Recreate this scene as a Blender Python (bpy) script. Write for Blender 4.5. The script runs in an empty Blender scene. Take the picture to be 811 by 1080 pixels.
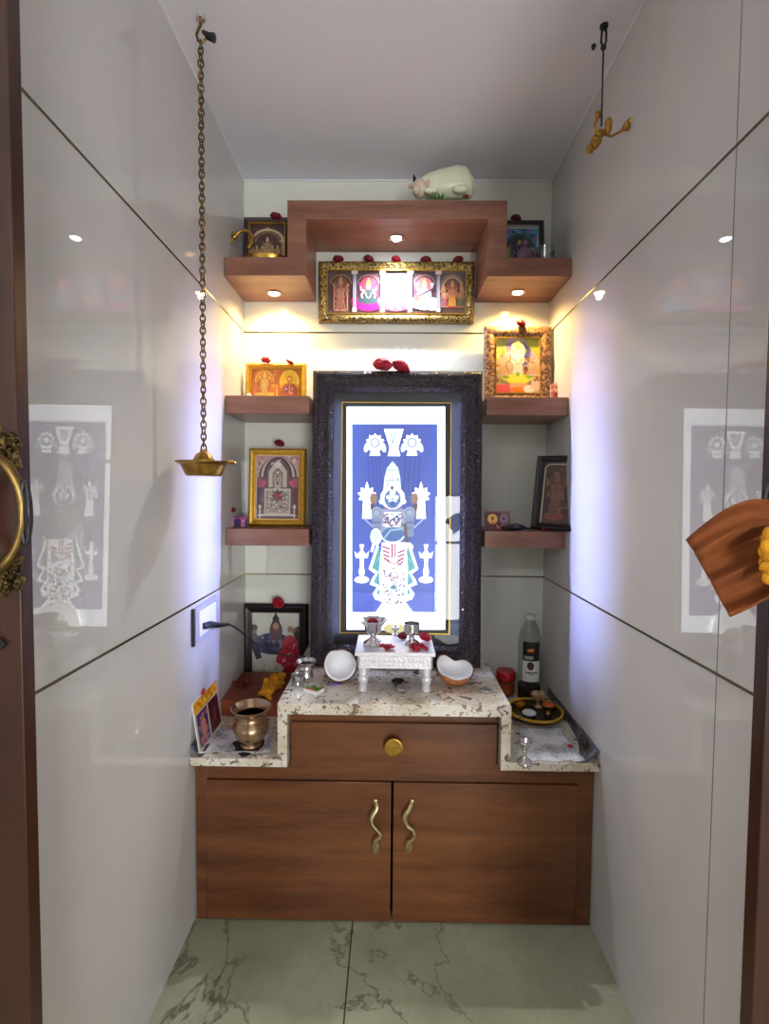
import bpy, math, random
from mathutils import Vector, Matrix, Euler
random.seed(7)
C = bpy.context.scene.collection
PI = math.pi
# ------------------------------------------------------------------ camera maths
F, PITCH, YAW, ROLL = 510.0, 0.04234, 0.0123, 0.00826
XL, XR, H = -0.5355, 0.5645, 1.1973
YB = 1.7756
ZC = H + 1.1114
G1, G2 = H + 0.5735, H - 0.3091
def _R():
    cx, sx = math.cos(PITCH), math.sin(PITCH); cy, sy = math.cos(YAW), math.sin(YAW); cr, sr = math.cos(ROLL), math.sin(ROLL)
    Rx = Matrix(((1,0,0),(0,cx,-sx),(0,sx,cx))); Ry = Matrix(((cy,0,sy),(0,1,0),(-sy,0,cy))); Rz = Matrix(((cr,-sr,0),(sr,cr,0),(0,0,1)))
    return Rz @ Rx @ Ry
RM = _R(); RT = RM.transposed()
def ray(px, py):
    v = RT @ Vector(((px-405.5)/F, (py-540)/F, 1.0))
    return Vector((v.x, v.z, -v.y))
CAM = Vector((0,0,H))
def at(px, py, Y): d = ray(px,py); return CAM + d*(Y/d.y)
def onz(px, py, Z): d = ray(px,py); return CAM + d*((Z-H)/d.z)
def onx(px, py, X): d = ray(px,py); return CAM + d*(X/d.x)
cd = bpy.data.cameras.new('camera'); co = bpy.data.objects.new('camera', cd); C.objects.link(co)
r0, r1, r2 = RM[0], RM[1], RM[2]
w = lambda r: Vector((r[0], r[2], -r[1]))
right, up, back = w(r0), -w(r1), -w(r2)
co.matrix_world = Matrix(((right.x,up.x,back.x,0),(right.y,up.y,back.y,0),(right.z,up.z,back.z,H),(0,0,0,1)))
cd.sensor_fit = 'VERTICAL'; cd.sensor_height = 24; cd.lens = 24*F/1080; cd.clip_start = 0.02
bpy.context.scene.camera = co

# ------------------------------------------------------------------ materials
def lin(c):
    out = []
    for x in c[:3]:
        x = x/255
        out.append(x/12.92 if x <= .04045 else ((x+.055)/1.055)**2.4)
    return tuple(out)+(1,)
def newmat(name):
    m = bpy.data.materials.new(name); m.use_nodes = True
    nt = m.node_tree; b = nt.nodes['Principled BSDF']
    return m, nt, b
def pm(name, col, rough=.5, metal=0, noise=0, nscale=30, bump=0, bscale=60, spec=.5, trans=0, emit=None, estr=0, sss=0, coat=0):
    m, nt, b = newmat(name)
    b.inputs['Base Color'].default_value = lin(col)
    b.inputs['Roughness'].default_value = rough; b.inputs['Metallic'].default_value = metal
    b.inputs['Specular IOR Level'].default_value = spec
    b.inputs['Transmission Weight'].default_value = trans
    b.inputs['Coat Weight'].default_value = coat
    if sss: b.inputs['Subsurface Weight'].default_value = sss; b.inputs['Subsurface Radius'].default_value = (.01,.01,.01)
    if emit: b.inputs['Emission Color'].default_value = lin(emit); b.inputs['Emission Strength'].default_value = estr
    tc = nt.nodes.new('ShaderNodeTexCoord')
    if noise:
        n = nt.nodes.new('ShaderNodeTexNoise'); n.inputs['Scale'].default_value = nscale; n.inputs['Detail'].default_value = 5
        nt.links.new(tc.outputs['Object'], n.inputs['Vector'])
        r = nt.nodes.new('ShaderNodeValToRGB'); c = lin(col)
        r.color_ramp.elements[0].position = .3; r.color_ramp.elements[1].position = .7
        r.color_ramp.elements[0].color = tuple(x*(1-noise) for x in c[:3])+(1,)
        r.color_ramp.elements[1].color = tuple(min(1,x*(1+noise*.6)) for x in c[:3])+(1,)
        nt.links.new(n.outputs['Fac'], r.inputs['Fac']); nt.links.new(r.outputs['Color'], b.inputs['Base Color'])
    if bump:
        n = nt.nodes.new('ShaderNodeTexNoise'); n.inputs['Scale'].default_value = bscale; n.inputs['Detail'].default_value = 3
        nt.links.new(tc.outputs['Object'], n.inputs['Vector'])
        bp = nt.nodes.new('ShaderNodeBump'); bp.inputs['Strength'].default_value = bump; bp.inputs['Distance'].default_value = .003
        nt.links.new(n.outputs['Fac'], bp.inputs['Height']); nt.links.new(bp.outputs['Normal'], b.inputs['Normal'])
    return m
def wood(name, dark, light, axis='x', rough=.35, scale=1.0):
    m, nt, b = newmat(name)
    tc = nt.nodes.new('ShaderNodeTexCoord'); mp = nt.nodes.new('ShaderNodeMapping')
    s = {'x':(1.1,9,9),'z':(9,9,1.1),'y':(9,1.1,9)}[axis]
    mp.inputs['Scale'].default_value = tuple(k*scale for k in s)
    n = nt.nodes.new('ShaderNodeTexNoise'); n.inputs['Scale'].default_value = 2.2; n.inputs['Detail'].default_value = 8; n.inputs['Distortion'].default_value = .35
    n2 = nt.nodes.new('ShaderNodeTexNoise'); n2.inputs['Scale'].default_value = 14; n2.inputs['Detail'].default_value = 4
    nt.links.new(tc.outputs['Object'], mp.inputs['Vector']); nt.links.new(mp.outputs['Vector'], n.inputs['Vector']); nt.links.new(mp.outputs['Vector'], n2.inputs['Vector'])
    mx = nt.nodes.new('ShaderNodeMix'); mx.data_type='FLOAT'; mx.inputs[0].default_value = .25
    nt.links.new(n.outputs['Fac'], mx.inputs[2]); nt.links.new(n2.outputs['Fac'], mx.inputs[3])
    r = nt.nodes.new('ShaderNodeValToRGB'); r.color_ramp.elements[0].position = .34; r.color_ramp.elements[1].position = .68
    r.color_ramp.elements[0].color = lin(dark); r.color_ramp.elements[1].color = lin(light)
    nt.links.new(mx.outputs[0], r.inputs['Fac']); nt.links.new(r.outputs['Color'], b.inputs['Base Color'])
    b.inputs['Roughness'].default_value = rough
    return m
def tile_mat(name, col, vein=.06):
    m, nt, b = newmat(name)
    tc = nt.nodes.new('ShaderNodeTexCoord')
    n = nt.nodes.new('ShaderNodeTexNoise'); n.inputs['Scale'].default_value = 2.0; n.inputs['Detail'].default_value = 6; n.inputs['Distortion'].default_value = 1.2
    nt.links.new(tc.outputs['Object'], n.inputs['Vector'])
    r = nt.nodes.new('ShaderNodeValToRGB'); c = lin(col)
    r.color_ramp.elements[0].position=.35; r.color_ramp.elements[1].position=.6
    r.color_ramp.elements[0].color = tuple(x*(1-vein) for x in c[:3])+(1,); r.color_ramp.elements[1].color = c
    nt.links.new(n.outputs['Fac'], r.inputs['Fac']); nt.links.new(r.outputs['Color'], b.inputs['Base Color'])
    b.inputs['Roughness'].default_value = .012; b.inputs['Specular IOR Level'].default_value = .5
    return m
def floor_mat():
    m, nt, b = newmat('floor_marble')
    tc = nt.nodes.new('ShaderNodeTexCoord')
    def vein(scale, w_, dist, seed):
        mp = nt.nodes.new('ShaderNodeMapping'); mp.inputs['Location'].default_value = (seed, seed*.7, 0)
        nt.links.new(tc.outputs['Object'], mp.inputs['Vector'])
        n = nt.nodes.new('ShaderNodeTexNoise'); n.inputs['Scale'].default_value = scale; n.inputs['Detail'].default_value = 6; n.inputs['Distortion'].default_value = dist; n.inputs['Roughness'].default_value=.6
        nt.links.new(mp.outputs['Vector'], n.inputs['Vector'])
        s = nt.nodes.new('ShaderNodeMath'); s.operation='SUBTRACT'; s.inputs[1].default_value=.5; nt.links.new(n.outputs['Fac'], s.inputs[0])
        a = nt.nodes.new('ShaderNodeMath'); a.operation='ABSOLUTE'; nt.links.new(s.outputs[0], a.inputs[0])
        mr = nt.nodes.new('ShaderNodeMapRange'); mr.inputs['From Min'].default_value=0; mr.inputs['From Max'].default_value=w_; mr.inputs['To Min'].default_value=1; mr.inputs['To Max'].default_value=0
        nt.links.new(a.outputs[0], mr.inputs['Value']); return mr
    v1 = vein(2.0, .013, .8, 3.1); v2 = vein(5.5, .02, .5, 8.4)
    n = nt.nodes.new('ShaderNodeTexNoise'); n.inputs['Scale'].default_value=3.5; n.inputs['Detail'].default_value=4
    nt.links.new(tc.outputs['Object'], n.inputs['Vector'])
    r = nt.nodes.new('ShaderNodeValToRGB'); r.color_ramp.elements[0].position=.3; r.color_ramp.elements[1].position=.7
    r.color_ramp.elements[0].color = lin((146,150,124)); r.color_ramp.elements[1].color = lin((178,181,156))
    nt.links.new(n.outputs['Fac'], r.inputs['Fac'])
    def mixc(fac_node, k, a, col):
        mu = nt.nodes.new('ShaderNodeMath'); mu.operation='MULTIPLY'; mu.inputs[1].default_value=k; nt.links.new(fac_node.outputs[0], mu.inputs[0])
        mu2 = nt.nodes.new('ShaderNodeMath'); mu2.operation='MULTIPLY'; nt.links.new(mu.outputs[0], mu2.inputs[0]); nt.links.new(n.outputs['Fac'], mu2.inputs[1])
        x = nt.nodes.new('ShaderNodeMix'); x.data_type='RGBA'; nt.links.new(mu2.outputs[0], x.inputs[0]); nt.links.new(a, x.inputs[6]); x.inputs[7].default_value = lin(col); return x.outputs[2]
    c1 = mixc(v1, 1.4, r.outputs['Color'], (96,92,70)); c2 = mixc(v2, .35, c1, (130,130,110))
    nt.links.new(c2, b.inputs['Base Color']); b.inputs['Roughness'].default_value=.07
    return m
def granite_mat():
    m, nt, b = newmat('granite')
    tc = nt.nodes.new('ShaderNodeTexCoord')
    base = nt.nodes.new('ShaderNodeTexNoise'); base.inputs['Scale'].default_value=9; base.inputs['Detail'].default_value=5
    nt.links.new(tc.outputs['Object'], base.inputs['Vector'])
    r = nt.nodes.new('ShaderNodeValToRGB'); r.color_ramp.elements[0].position=.35; r.color_ramp.elements[1].position=.65
    r.color_ramp.elements[0].color=lin((206,192,168)); r.color_ramp.elements[1].color=lin((236,230,220))
    nt.links.new(base.outputs['Fac'], r.inputs['Fac'])
    out = r.outputs['Color']
    for sc, lo, hi, col in ((52,.60,.65,(130,112,96)),(34,.645,.68,(104,88,78)),(120,.62,.68,(164,146,126))):
        n = nt.nodes.new('ShaderNodeTexNoise'); n.inputs['Scale'].default_value=sc; n.inputs['Detail'].default_value=2; n.inputs['Distortion'].default_value=1.0
        nt.links.new(tc.outputs['Object'], n.inputs['Vector'])
        mr = nt.nodes.new('ShaderNodeMapRange'); mr.inputs['From Min'].default_value=lo; mr.inputs['From Max'].default_value=hi
        nt.links.new(n.outputs['Fac'], mr.inputs['Value'])
        x = nt.nodes.new('ShaderNodeMix'); x.data_type='RGBA'; nt.links.new(mr.outputs[0], x.inputs[0]); nt.links.new(out, x.inputs[6]); x.inputs[7].default_value=lin(col); out=x.outputs[2]
    nt.links.new(out, b.inputs['Base Color']); b.inputs['Roughness'].default_value=.12
    return m
def carved_mat(name, c0, c1, metal, rough, scale, strength=.8):
    m, nt, b = newmat(name)
    tc = nt.nodes.new('ShaderNodeTexCoord'); v = nt.nodes.new('ShaderNodeTexNoise'); v.inputs['Scale'].default_value=scale; v.inputs['Detail'].default_value=2; v.inputs['Distortion'].default_value=2.5
    nt.links.new(tc.outputs['Object'], v.inputs['Vector'])
    r = nt.nodes.new('ShaderNodeValToRGB'); r.color_ramp.elements[0].position=.42; r.color_ramp.elements[1].position=.6
    r.color_ramp.elements[0].color=lin(c0); r.color_ramp.elements[1].color=lin(c1)
    nt.links.new(v.outputs['Fac'], r.inputs['Fac']); nt.links.new(r.outputs['Color'], b.inputs['Base Color'])
    bp = nt.nodes.new('ShaderNodeBump'); bp.inputs['Strength'].default_value=strength; bp.inputs['Distance'].default_value=.004
    nt.links.new(v.outputs['Fac'], bp.inputs['Height']); nt.links.new(bp.outputs['Normal'], b.inputs['Normal'])
    b.inputs['Metallic'].default_value=metal; b.inputs['Roughness'].default_value=rough
    return m
def art_mat(name, emit=0, rough=.35, metal=0):
    m, nt, b = newmat(name)
    a = nt.nodes.new('ShaderNodeAttribute'); a.attribute_name='paint'
    nt.links.new(a.outputs['Color'], b.inputs['Base Color']); b.inputs['Roughness'].default_value=rough; b.inputs['Metallic'].default_value=metal
    if emit: nt.links.new(a.outputs['Color'], b.inputs['Emission Color']); b.inputs['Emission Strength'].default_value=emit
    return m
def glass_mat(name, refl_rough=0.0, tint=(255,255,255), ior=1.5, extra=0.0):
    m = bpy.data.materials.new(name); m.use_nodes=True; nt=m.node_tree
    for n in list(nt.nodes):
        if n.type=='BSDF_PRINCIPLED': nt.nodes.remove(n)
    out=[n for n in nt.nodes if n.type=='OUTPUT_MATERIAL'][0]
    t=nt.nodes.new('ShaderNodeBsdfTransparent'); t.inputs[0].default_value=lin(tint)
    g=nt.nodes.new('ShaderNodeBsdfGlossy'); g.inputs['Roughness'].default_value=refl_rough
    lw=nt.nodes.new('ShaderNodeLayerWeight'); lw.inputs['Blend'].default_value=.5
    pw=nt.nodes.new('ShaderNodeMath'); pw.operation='POWER'; pw.inputs[1].default_value=5; nt.links.new(lw.outputs['Facing'],pw.inputs[0])
    f0=((ior-1)/(ior+1))**2+extra
    ad=nt.nodes.new('ShaderNodeMath'); ad.operation='MULTIPLY_ADD'; ad.inputs[1].default_value=(1-f0)*.8; ad.inputs[2].default_value=f0; nt.links.new(pw.outputs[0], ad.inputs[0])
    mx=nt.nodes.new('ShaderNodeMixShader'); nt.links.new(ad.outputs[0],mx.inputs[0]); nt.links.new(t.outputs[0],mx.inputs[1]); nt.links.new(g.outputs[0],mx.inputs[2]); nt.links.new(mx.outputs[0],out.inputs['Surface'])
    return m
def emis(name, col, s):
    m, nt, b = newmat(name); b.inputs['Base Color'].default_value=lin(col)
    b.inputs['Emission Color'].default_value=lin(col); b.inputs['Emission Strength'].default_value=s
    return m
M = dict(
 tile=tile_mat('wall_tile_dim',(208,206,207)), tile_lit=tile_mat('wall_tile_lit',(232,234,226)),  # back copy paler than the side copy: frontal light put into the colour
 floor=floor_mat(), ceil=pm('ceiling_paint',(236,236,246),.6), granite=granite_mat(),
 wood=wood('cabinet_wood',(82,44,23),(124,76,43),'x'), shelfwood=wood('shelf_wood',(118,76,60),(158,112,92),'x'),
 doorwood=wood('door_wood',(44,22,17),(68,37,27),'z',.3), darkin=pm('dark_interior',(30,20,16),.8),
 groove=pm('metal_groove',(120,112,84),.25,.9), gold=pm('gold',(212,165,60),.3,.9), golddull=pm('dull_gold',(190,150,60),.45,.6),
 brass=pm('brass',(176,136,66),.3,.95,noise=.35,nscale=40), oldbrass=pm('old_brass',(118,96,56),.35,.95,noise=.4,nscale=60),
 copper=pm('brass_pot',(186,154,124),.26,.95,noise=.15,nscale=12), silver=pm('silver',(214,212,212),.2,.95,noise=.15,nscale=60),
 silverwhite=pm('silver_plated',(232,230,238),.38,.35,bump=.5,bscale=160),
 black=pm('black_frame',(26,20,24),.35), blackplastic=pm('black_plastic',(22,22,28),.4), 
 carveblack=carved_mat('carved_black',(14,9,12),(60,46,52),.15,.22,110,1.0),
 carvegold=carved_mat('carved_gold',(34,28,18),(200,168,92),.4,.35,85,.6),
 carvebrown=carved_mat('carved_brown',(84,54,34),(176,132,88),.2,.4,45,.6),
 darkbrown=pm('dark_brown_frame',(52,32,26),.35,noise=.3), goldframe=pm('gold_frame',(206,158,52),.35,.55,noise=.2,nscale=60),
 white=pm('white_card',(240,240,240),.6), mat=pm('mat_board',(14,19,21),.6),
 art=art_mat('picture_print'), artlit=art_mat('backlit_picture', 2.3), 
 glass=glass_mat('picture_glass'), glassb=glass_mat('big_picture_glass',0.0,(250,255,252),1.52,.0), bottle=glass_mat('clear_plastic',.05,(232,236,232),1.35,.02),
 smallglass=glass_mat('small_glass',.03,(225,228,230),1.6,.08),
 petal=pm('rose_petal',(176,14,44),.55,noise=.3,nscale=80), dried=pm('dried_petal',(92,22,30),.7,noise=.3,nscale=80), crimson=pm('dark_rose',(120,10,26),.6,noise=.3,nscale=80),
 green=pm('leaf_green',(58,120,40),.6), coir=pm('coconut_shell',(190,120,70),.75,noise=.35,nscale=60,bump=.6,bscale=120), coco=pm('coconut_flesh',(236,236,240),.45,sss=.1),
 newsprint=None, orange=pm('orange_cloth',(124,62,14),.85,noise=.25,nscale=40), yellow=pm('marigold_cloth',(222,150,20),.85,noise=.3,nscale=50,bump=.5),
 boxred=wood('box_wood',(110,42,24),(150,68,40),'y',.5), boxbrown=pm('box_front',(70,32,20),.6,noise=.3),
 jade=pm('jade',(230,234,208),.25,noise=.08,nscale=25,sss=.2), pink=pm('pink_paint',(214,170,160),.4), plate=pm('switch_plate',(176,172,184),.35), switch=pm('switch_white',(236,236,244),.3),
 redlid=pm('red_lid',(190,24,34),.35), orangefill=pm('orange_powder',(206,92,30),.8), darkoil=pm('dark_oil',(38,20,18),.2), soot=pm('soot',(24,22,22),.9), purple=pm('purple_ceramic',(120,86,116),.25,noise=.4,nscale=50),
 chrome=pm('chrome',(225,225,228),.12,1), cable=pm('cable_black',(28,24,30),.45),
)
def newsprint():
    m, nt, b = newmat('newsprint'); tc=nt.nodes.new('ShaderNodeTexCoord')
    mp=nt.nodes.new('ShaderNodeMapping'); mp.inputs['Scale'].default_value=(1,4.5,1); nt.links.new(tc.outputs['Object'],mp.inputs['Vector'])
    n=nt.nodes.new('ShaderNodeTexNoise'); n.inputs['Scale'].default_value=150; n.inputs['Detail'].default_value=1; nt.links.new(mp.outputs['Vector'],n.inputs['Vector'])
    n2=nt.nodes.new('ShaderNodeTexNoise'); n2.inputs['Scale'].default_value=14; nt.links.new(tc.outputs['Object'],n2.inputs['Vector'])
    mu=nt.nodes.new('ShaderNodeMath'); mu.operation='MULTIPLY'; nt.links.new(n.outputs['Fac'],mu.inputs[0]); nt.links.new(n2.outputs['Fac'],mu.inputs[1])
    r=nt.nodes.new('ShaderNodeValToRGB'); r.color_ramp.elements[0].position=.26; r.color_ramp.elements[1].position=.33
    r.color_ramp.elements[0].color=lin((236,236,238)); r.color_ramp.elements[1].color=lin((128,128,140))
    nt.links.new(mu.outputs[0],r.inputs['Fac']); nt.links.new(r.outputs['Color'],b.inputs['Base Color']); b.inputs['Roughness'].default_value=.7
    return m
M['newsprint']=newsprint()
M['palebrass']=pm('pale_brass',(200,184,136),.38,.8,noise=.3,nscale=90)
M['mount']=carved_mat('blackened_brass',(26,22,16),(132,108,60),.8,.35,150,1.0)
M['cowhead']=pm('pinkish_jade',(222,204,186),.3,noise=.15,nscale=60,sss=.2)

# ------------------------------------------------------------------ mesh building
def TRS(loc=(0,0,0), rot=(0,0,0), sc=(1,1,1)):
    return Matrix.LocRotScale(Vector(loc), Euler(rot), Vector(sc))
class MB:
    def __init__(s): s.v=[]; s.f=[]; s.m=[]
    def add(s, vs, fs, m=0, X=None):
        o=len(s.v)
        for p in vs:
            p=Vector(p); s.v.append(X@p if X else p)
        for f in fs: s.f.append([i+o for i in f]); s.m.append(m)
        return s
    def box(s,x0,x1,y0,y1,z0,z1,m=0,X=None):
        vs=[(x,y,z) for x in (x0,x1) for y in (y0,y1) for z in (z0,z1)]
        return s.add(vs,[(0,1,3,2),(4,6,7,5),(0,4,5,1),(2,3,7,6),(0,2,6,4),(1,5,7,3)],m,X)
    def lathe(s,prof,c=(0,0,0),n=32,m=0,X=None,wob=None):
        vs=[];fs=[]
        for (r,z) in prof:
            for i in range(n):
                a=2*PI*i/n; rr=r*(wob(a,z) if wob else 1); vs.append((c[0]+rr*math.cos(a),c[1]+rr*math.sin(a),c[2]+z))
        for j in range(len(prof)-1):
            for i in range(n):
                k=(i+1)%n; fs.append((j*n+i,j*n+k,(j+1)*n+k,(j+1)*n+i))
        if prof[0][0]>1e-6: fs.append(tuple(range(n-1,-1,-1)))
        if prof[-1][0]>1e-6: fs.append(tuple((len(prof)-1)*n+i for i in range(n)))
        return s.add(vs,fs,m,X)
    def tube(s,pts,r,n=8,m=0,X=None,closed=False,flat=1.0):
        pts=[Vector(p) for p in pts]; N=len(pts); vs=[];fs=[]; up=Vector((0,0,1)); last=None
        for i,p in enumerate(pts):
            if closed: t=(pts[(i+1)%N]-pts[i-1])
            else: t=(pts[min(i+1,N-1)]-pts[max(i-1,0)])
            t.normalize()
            if last is None:
                a=t.orthogonal().normalized()
                if abs(t.z)<.9: a=(up-t*up.dot(t)).normalized()
            else:
                a=(last-t*last.dot(t)).normalized()
            last=a; b=t.cross(a)
            rr=r[i] if isinstance(r,(list,tuple)) else r
            for k in range(n):
                an=2*PI*k/n; vs.append(p+a*math.cos(an)*rr*flat+b*math.sin(an)*rr)
        for i in range(N if closed else N-1):
            j=(i+1)%N
            for k in range(n):
                l=(k+1)%n; fs.append((i*n+k,i*n+l,j*n+l,j*n+k))
        if not closed: fs.append(tuple(range(n-1,-1,-1))); fs.append(tuple((N-1)*n+k for k in range(n)))
        return s.add(vs,fs,m,X)
    def blob(s,c,r,m=0,rot=(0,0,0),n=10,k=6,X=None):
        T=TRS(c,rot,r); 
        if X: T=X@T
        prof=[(math.sin(PI*j/k),-math.cos(PI*j/k)) for j in range(k+1)]; prof[0]=(0,-1); prof[-1]=(0,1)
        vs=[(0,0,-1)];fs=[]
        for j in range(1,k):
            for i in range(n): a=2*PI*i/n; vs.append((prof[j][0]*math.cos(a),prof[j][0]*math.sin(a),prof[j][1]))
        vs.append((0,0,1)); L=len(vs)-1
        for i in range(n): fs.append((0,1+(i+1)%n,1+i)); fs.append((L,L-n+i,L-n+(i+1)%n))
        for j in range(k-2):
            for i in range(n): fs.append((1+j*n+i,1+j*n+(i+1)%n,1+(j+1)*n+(i+1)%n,1+(j+1)*n+i))
        return s.add(vs,fs,m,T)
    def prism(s,poly,y0,y1,m=0,X=None):      # polygon in x,z extruded along y
        n=len(poly); vs=[(p[0],y0,p[1]) for p in poly]+[(p[0],y1,p[1]) for p in poly]
        fs=[tuple(range(n)),tuple(range(2*n-1,n-1,-1))]+[(i,i+n,(i+1)%n+n,(i+1)%n) for i in range(n)]
        return s.add(vs,fs,m,X)
    def build(s,name,mats,parent=None,bevel=0,smooth=True,angle=35,solid=0):
        me=bpy.data.meshes.new(name); me.from_pydata([tuple(p) for p in s.v],[],s.f); me.validate(clean_customdata=False)
        if not isinstance(mats,(list,tuple)): mats=[mats]
        for m in mats: me.materials.append(m)
        if len(mats)>1 and len(me.polygons)==len(s.m): me.polygons.foreach_set('material_index',s.m)
        import bmesh as _b
        bm=_b.new(); bm.from_mesh(me)
        if not solid: _b.ops.recalc_face_normals(bm,faces=bm.faces)
        bm.to_mesh(me); bm.free()
        if smooth:
            me.polygons.foreach_set('use_smooth',[True]*len(me.polygons)); me.set_sharp_from_angle(angle=math.radians(angle))
        me.update(); o=bpy.data.objects.new(name,me); C.objects.link(o)
        if parent: o.parent=parent
        if solid: md=o.modifiers.new('solid','SOLIDIFY'); md.thickness=solid
        if bevel:
            md=o.modifiers.new('bevel','BEVEL'); md.width=bevel; md.segments=2; md.limit_method='ANGLE'; md.harden_normals=False
        return o
def empty(name,loc=(0,0,0),rot=(0,0,0)):
    o=bpy.data.objects.new(name,None); C.objects.link(o); o.location=loc; o.rotation_euler=rot; o.empty_display_size=.02; return o
def tag(o,label=None,cat=None,group=None,kind=None):
    if label:o['label']=label
    if cat:o['category']=cat
    if group:o['group']=group
    if kind:o['kind']=kind
    return o
def struct(o,label=None): return tag(o,label,None,None,'structure')

# ------------------------------------------------------------------ painting helper (flat printed pictures)
class Art:
    EPS=.00003
    def __init__(s,mp): s.mp=mp; s.v=[]; s.f=[]; s.c=[]; s.k=0
    def poly(s,pts,c):
        s.k+=1; o=len(s.v)
        for p in pts:
            u,v=s.mp(*p); s.v.append((u,-s.EPS*s.k,v))
        s.f.append(list(range(o,o+len(pts)))); s.c.append(lin(c)); return s
    def rect(s,x0,y0,x1,y1,c): return s.poly([(x0,y0),(x1,y0),(x1,y1),(x0,y1)],c)
    def ell(s,cx,cy,rx,ry,c,rot=0,n=18):
        cr,sr=math.cos(rot),math.sin(rot)
        return s.poly([(cx+rx*math.cos(a)*cr-ry*math.sin(a)*sr, cy+rx*math.cos(a)*sr+ry*math.sin(a)*cr) for a in [2*PI*i/n for i in range(n)]],c)
    def line(s,pts,w,c):
        s.k+=1
        for (x0,y0),(x1,y1) in zip(pts,pts[1:]):
            d=math.hypot(x1-x0,y1-y0) or 1; nx,ny=-(y1-y0)/d*w/2,(x1-x0)/d*w/2
            o=len(s.v)
            for p in ((x0+nx,y0+ny),(x1+nx,y1+ny),(x1-nx,y1-ny),(x0-nx,y0-ny)):
                u,v=s.mp(*p); s.v.append((u,-s.EPS*s.k,v))
            s.f.append([o,o+1,o+2,o+3]); s.c.append(lin(c))
        return s
    def ring(s,cx,cy,r,w,c,a0=0,a1=2*PI,n=20,ry=None):
        ry=ry or r
        return s.line([(cx+r*math.cos(a0+(a1-a0)*i/n),cy+ry*math.sin(a0+(a1-a0)*i/n)) for i in range(n+1)],w,c)
    def star(s,cx,cy,r,c,n=8,inner=.6):
        return s.poly([(cx+(r if i%2==0 else r*inner)*math.sin(PI*i/n),cy-(r if i%2==0 else r*inner)*math.cos(PI*i/n)) for i in range(2*n)],c)
    def dots(s,pts,r,c):
        for p in pts: s.ell(p[0],p[1],r,r,c,n=6)
        return s
    def speck(s,x0,y0,x1,y1,n,cols,r0,r1,seed=1):
        rd=random.Random(seed)
        for i in range(n): s.ell(rd.uniform(x0,x1),rd.uniform(y0,y1),rd.uniform(r0,r1),rd.uniform(r0,r1),rd.choice(cols),rd.uniform(0,3),7)
        return s
    def arch(s,x0,x1,y0,y1,c,n=14):     # arch-topped panel, y0 top
        cx=(x0+x1)/2; r=(x1-x0)/2; h=min(r,(y1-y0)*.4)
        return s.poly([(x0,y1)]+[(cx-r*math.cos(PI*i/n),y0+h-h*math.sin(PI*i/n)) for i in range(n+1)]+[(x1,y1)],c)
    def build(s,name,parent,mat,loc=(0,0,0)):
        me=bpy.data.meshes.new(name); me.from_pydata(s.v,[],s.f)
        at_=me.color_attributes.new('paint','FLOAT_COLOR','CORNER'); arr=[]
        for f,c in zip(s.f,s.c): arr+=list(c)*len(f)
        at_.data.foreach_set('color',arr); me.materials.append(mat)
        o=bpy.data.objects.new(name,me); C.objects.link(o); o.parent=parent; o.location=loc; return o
def standing(a,cx,by,h,skin,robe,trim,crown,halo=None):
    if halo: a.ell(cx,by-h*.72,h*.2,h*.24,halo)
    a.poly([(cx-h*.15,by-h*.04),(cx-h*.1,by-h*.5),(cx+h*.1,by-h*.5),(cx+h*.15,by-h*.04)],robe)
    for i in range(5): a.line([(cx-h*.12+i*h*.06,by-h*.06),(cx-h*.07+i*h*.035,by-h*.46)],h*.012,trim)
    a.ell(cx,by-h*.55,h*.1,h*.13,skin)
    a.line([(cx-h*.09,by-h*.62),(cx-h*.17,by-h*.48),(cx-h*.1,by-h*.38)],h*.05,skin)
    a.line([(cx+h*.09,by-h*.62),(cx+h*.17,by-h*.48),(cx+h*.1,by-h*.38)],h*.05,skin)
    a.line([(cx-h*.08,by-h*.62),(cx-h*.2,by-h*.7)],h*.035,skin); a.line([(cx+h*.08,by-h*.62),(cx+h*.2,by-h*.7)],h*.035,skin)
    a.dots([(cx-h*.2,by-h*.73),(cx+h*.2,by-h*.73)],h*.035,trim)
    a.ring(cx,by-h*.56,h*.07,h*.022,trim,0,PI,10,h*.2)
    a.ell(cx,by-h*.73,h*.055,h*.065,skin)
    a.poly([(cx-h*.06,by-h*.76),(cx-h*.045,by-h*.9),(cx,by-h),(cx+h*.045,by-h*.9),(cx+h*.06,by-h*.76)],crown)
    a.dots([(cx-h*.02,by-h*.73),(cx+h*.02,by-h*.73)],h*.008,(30,20,20)); a.line([(cx-h*.015,by-h*.7),(cx+h*.015,by-h*.7)],h*.01,(150,40,40))
    a.rect(cx-h*.17,by-h*.05,cx+h*.17,by,trim)
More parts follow.
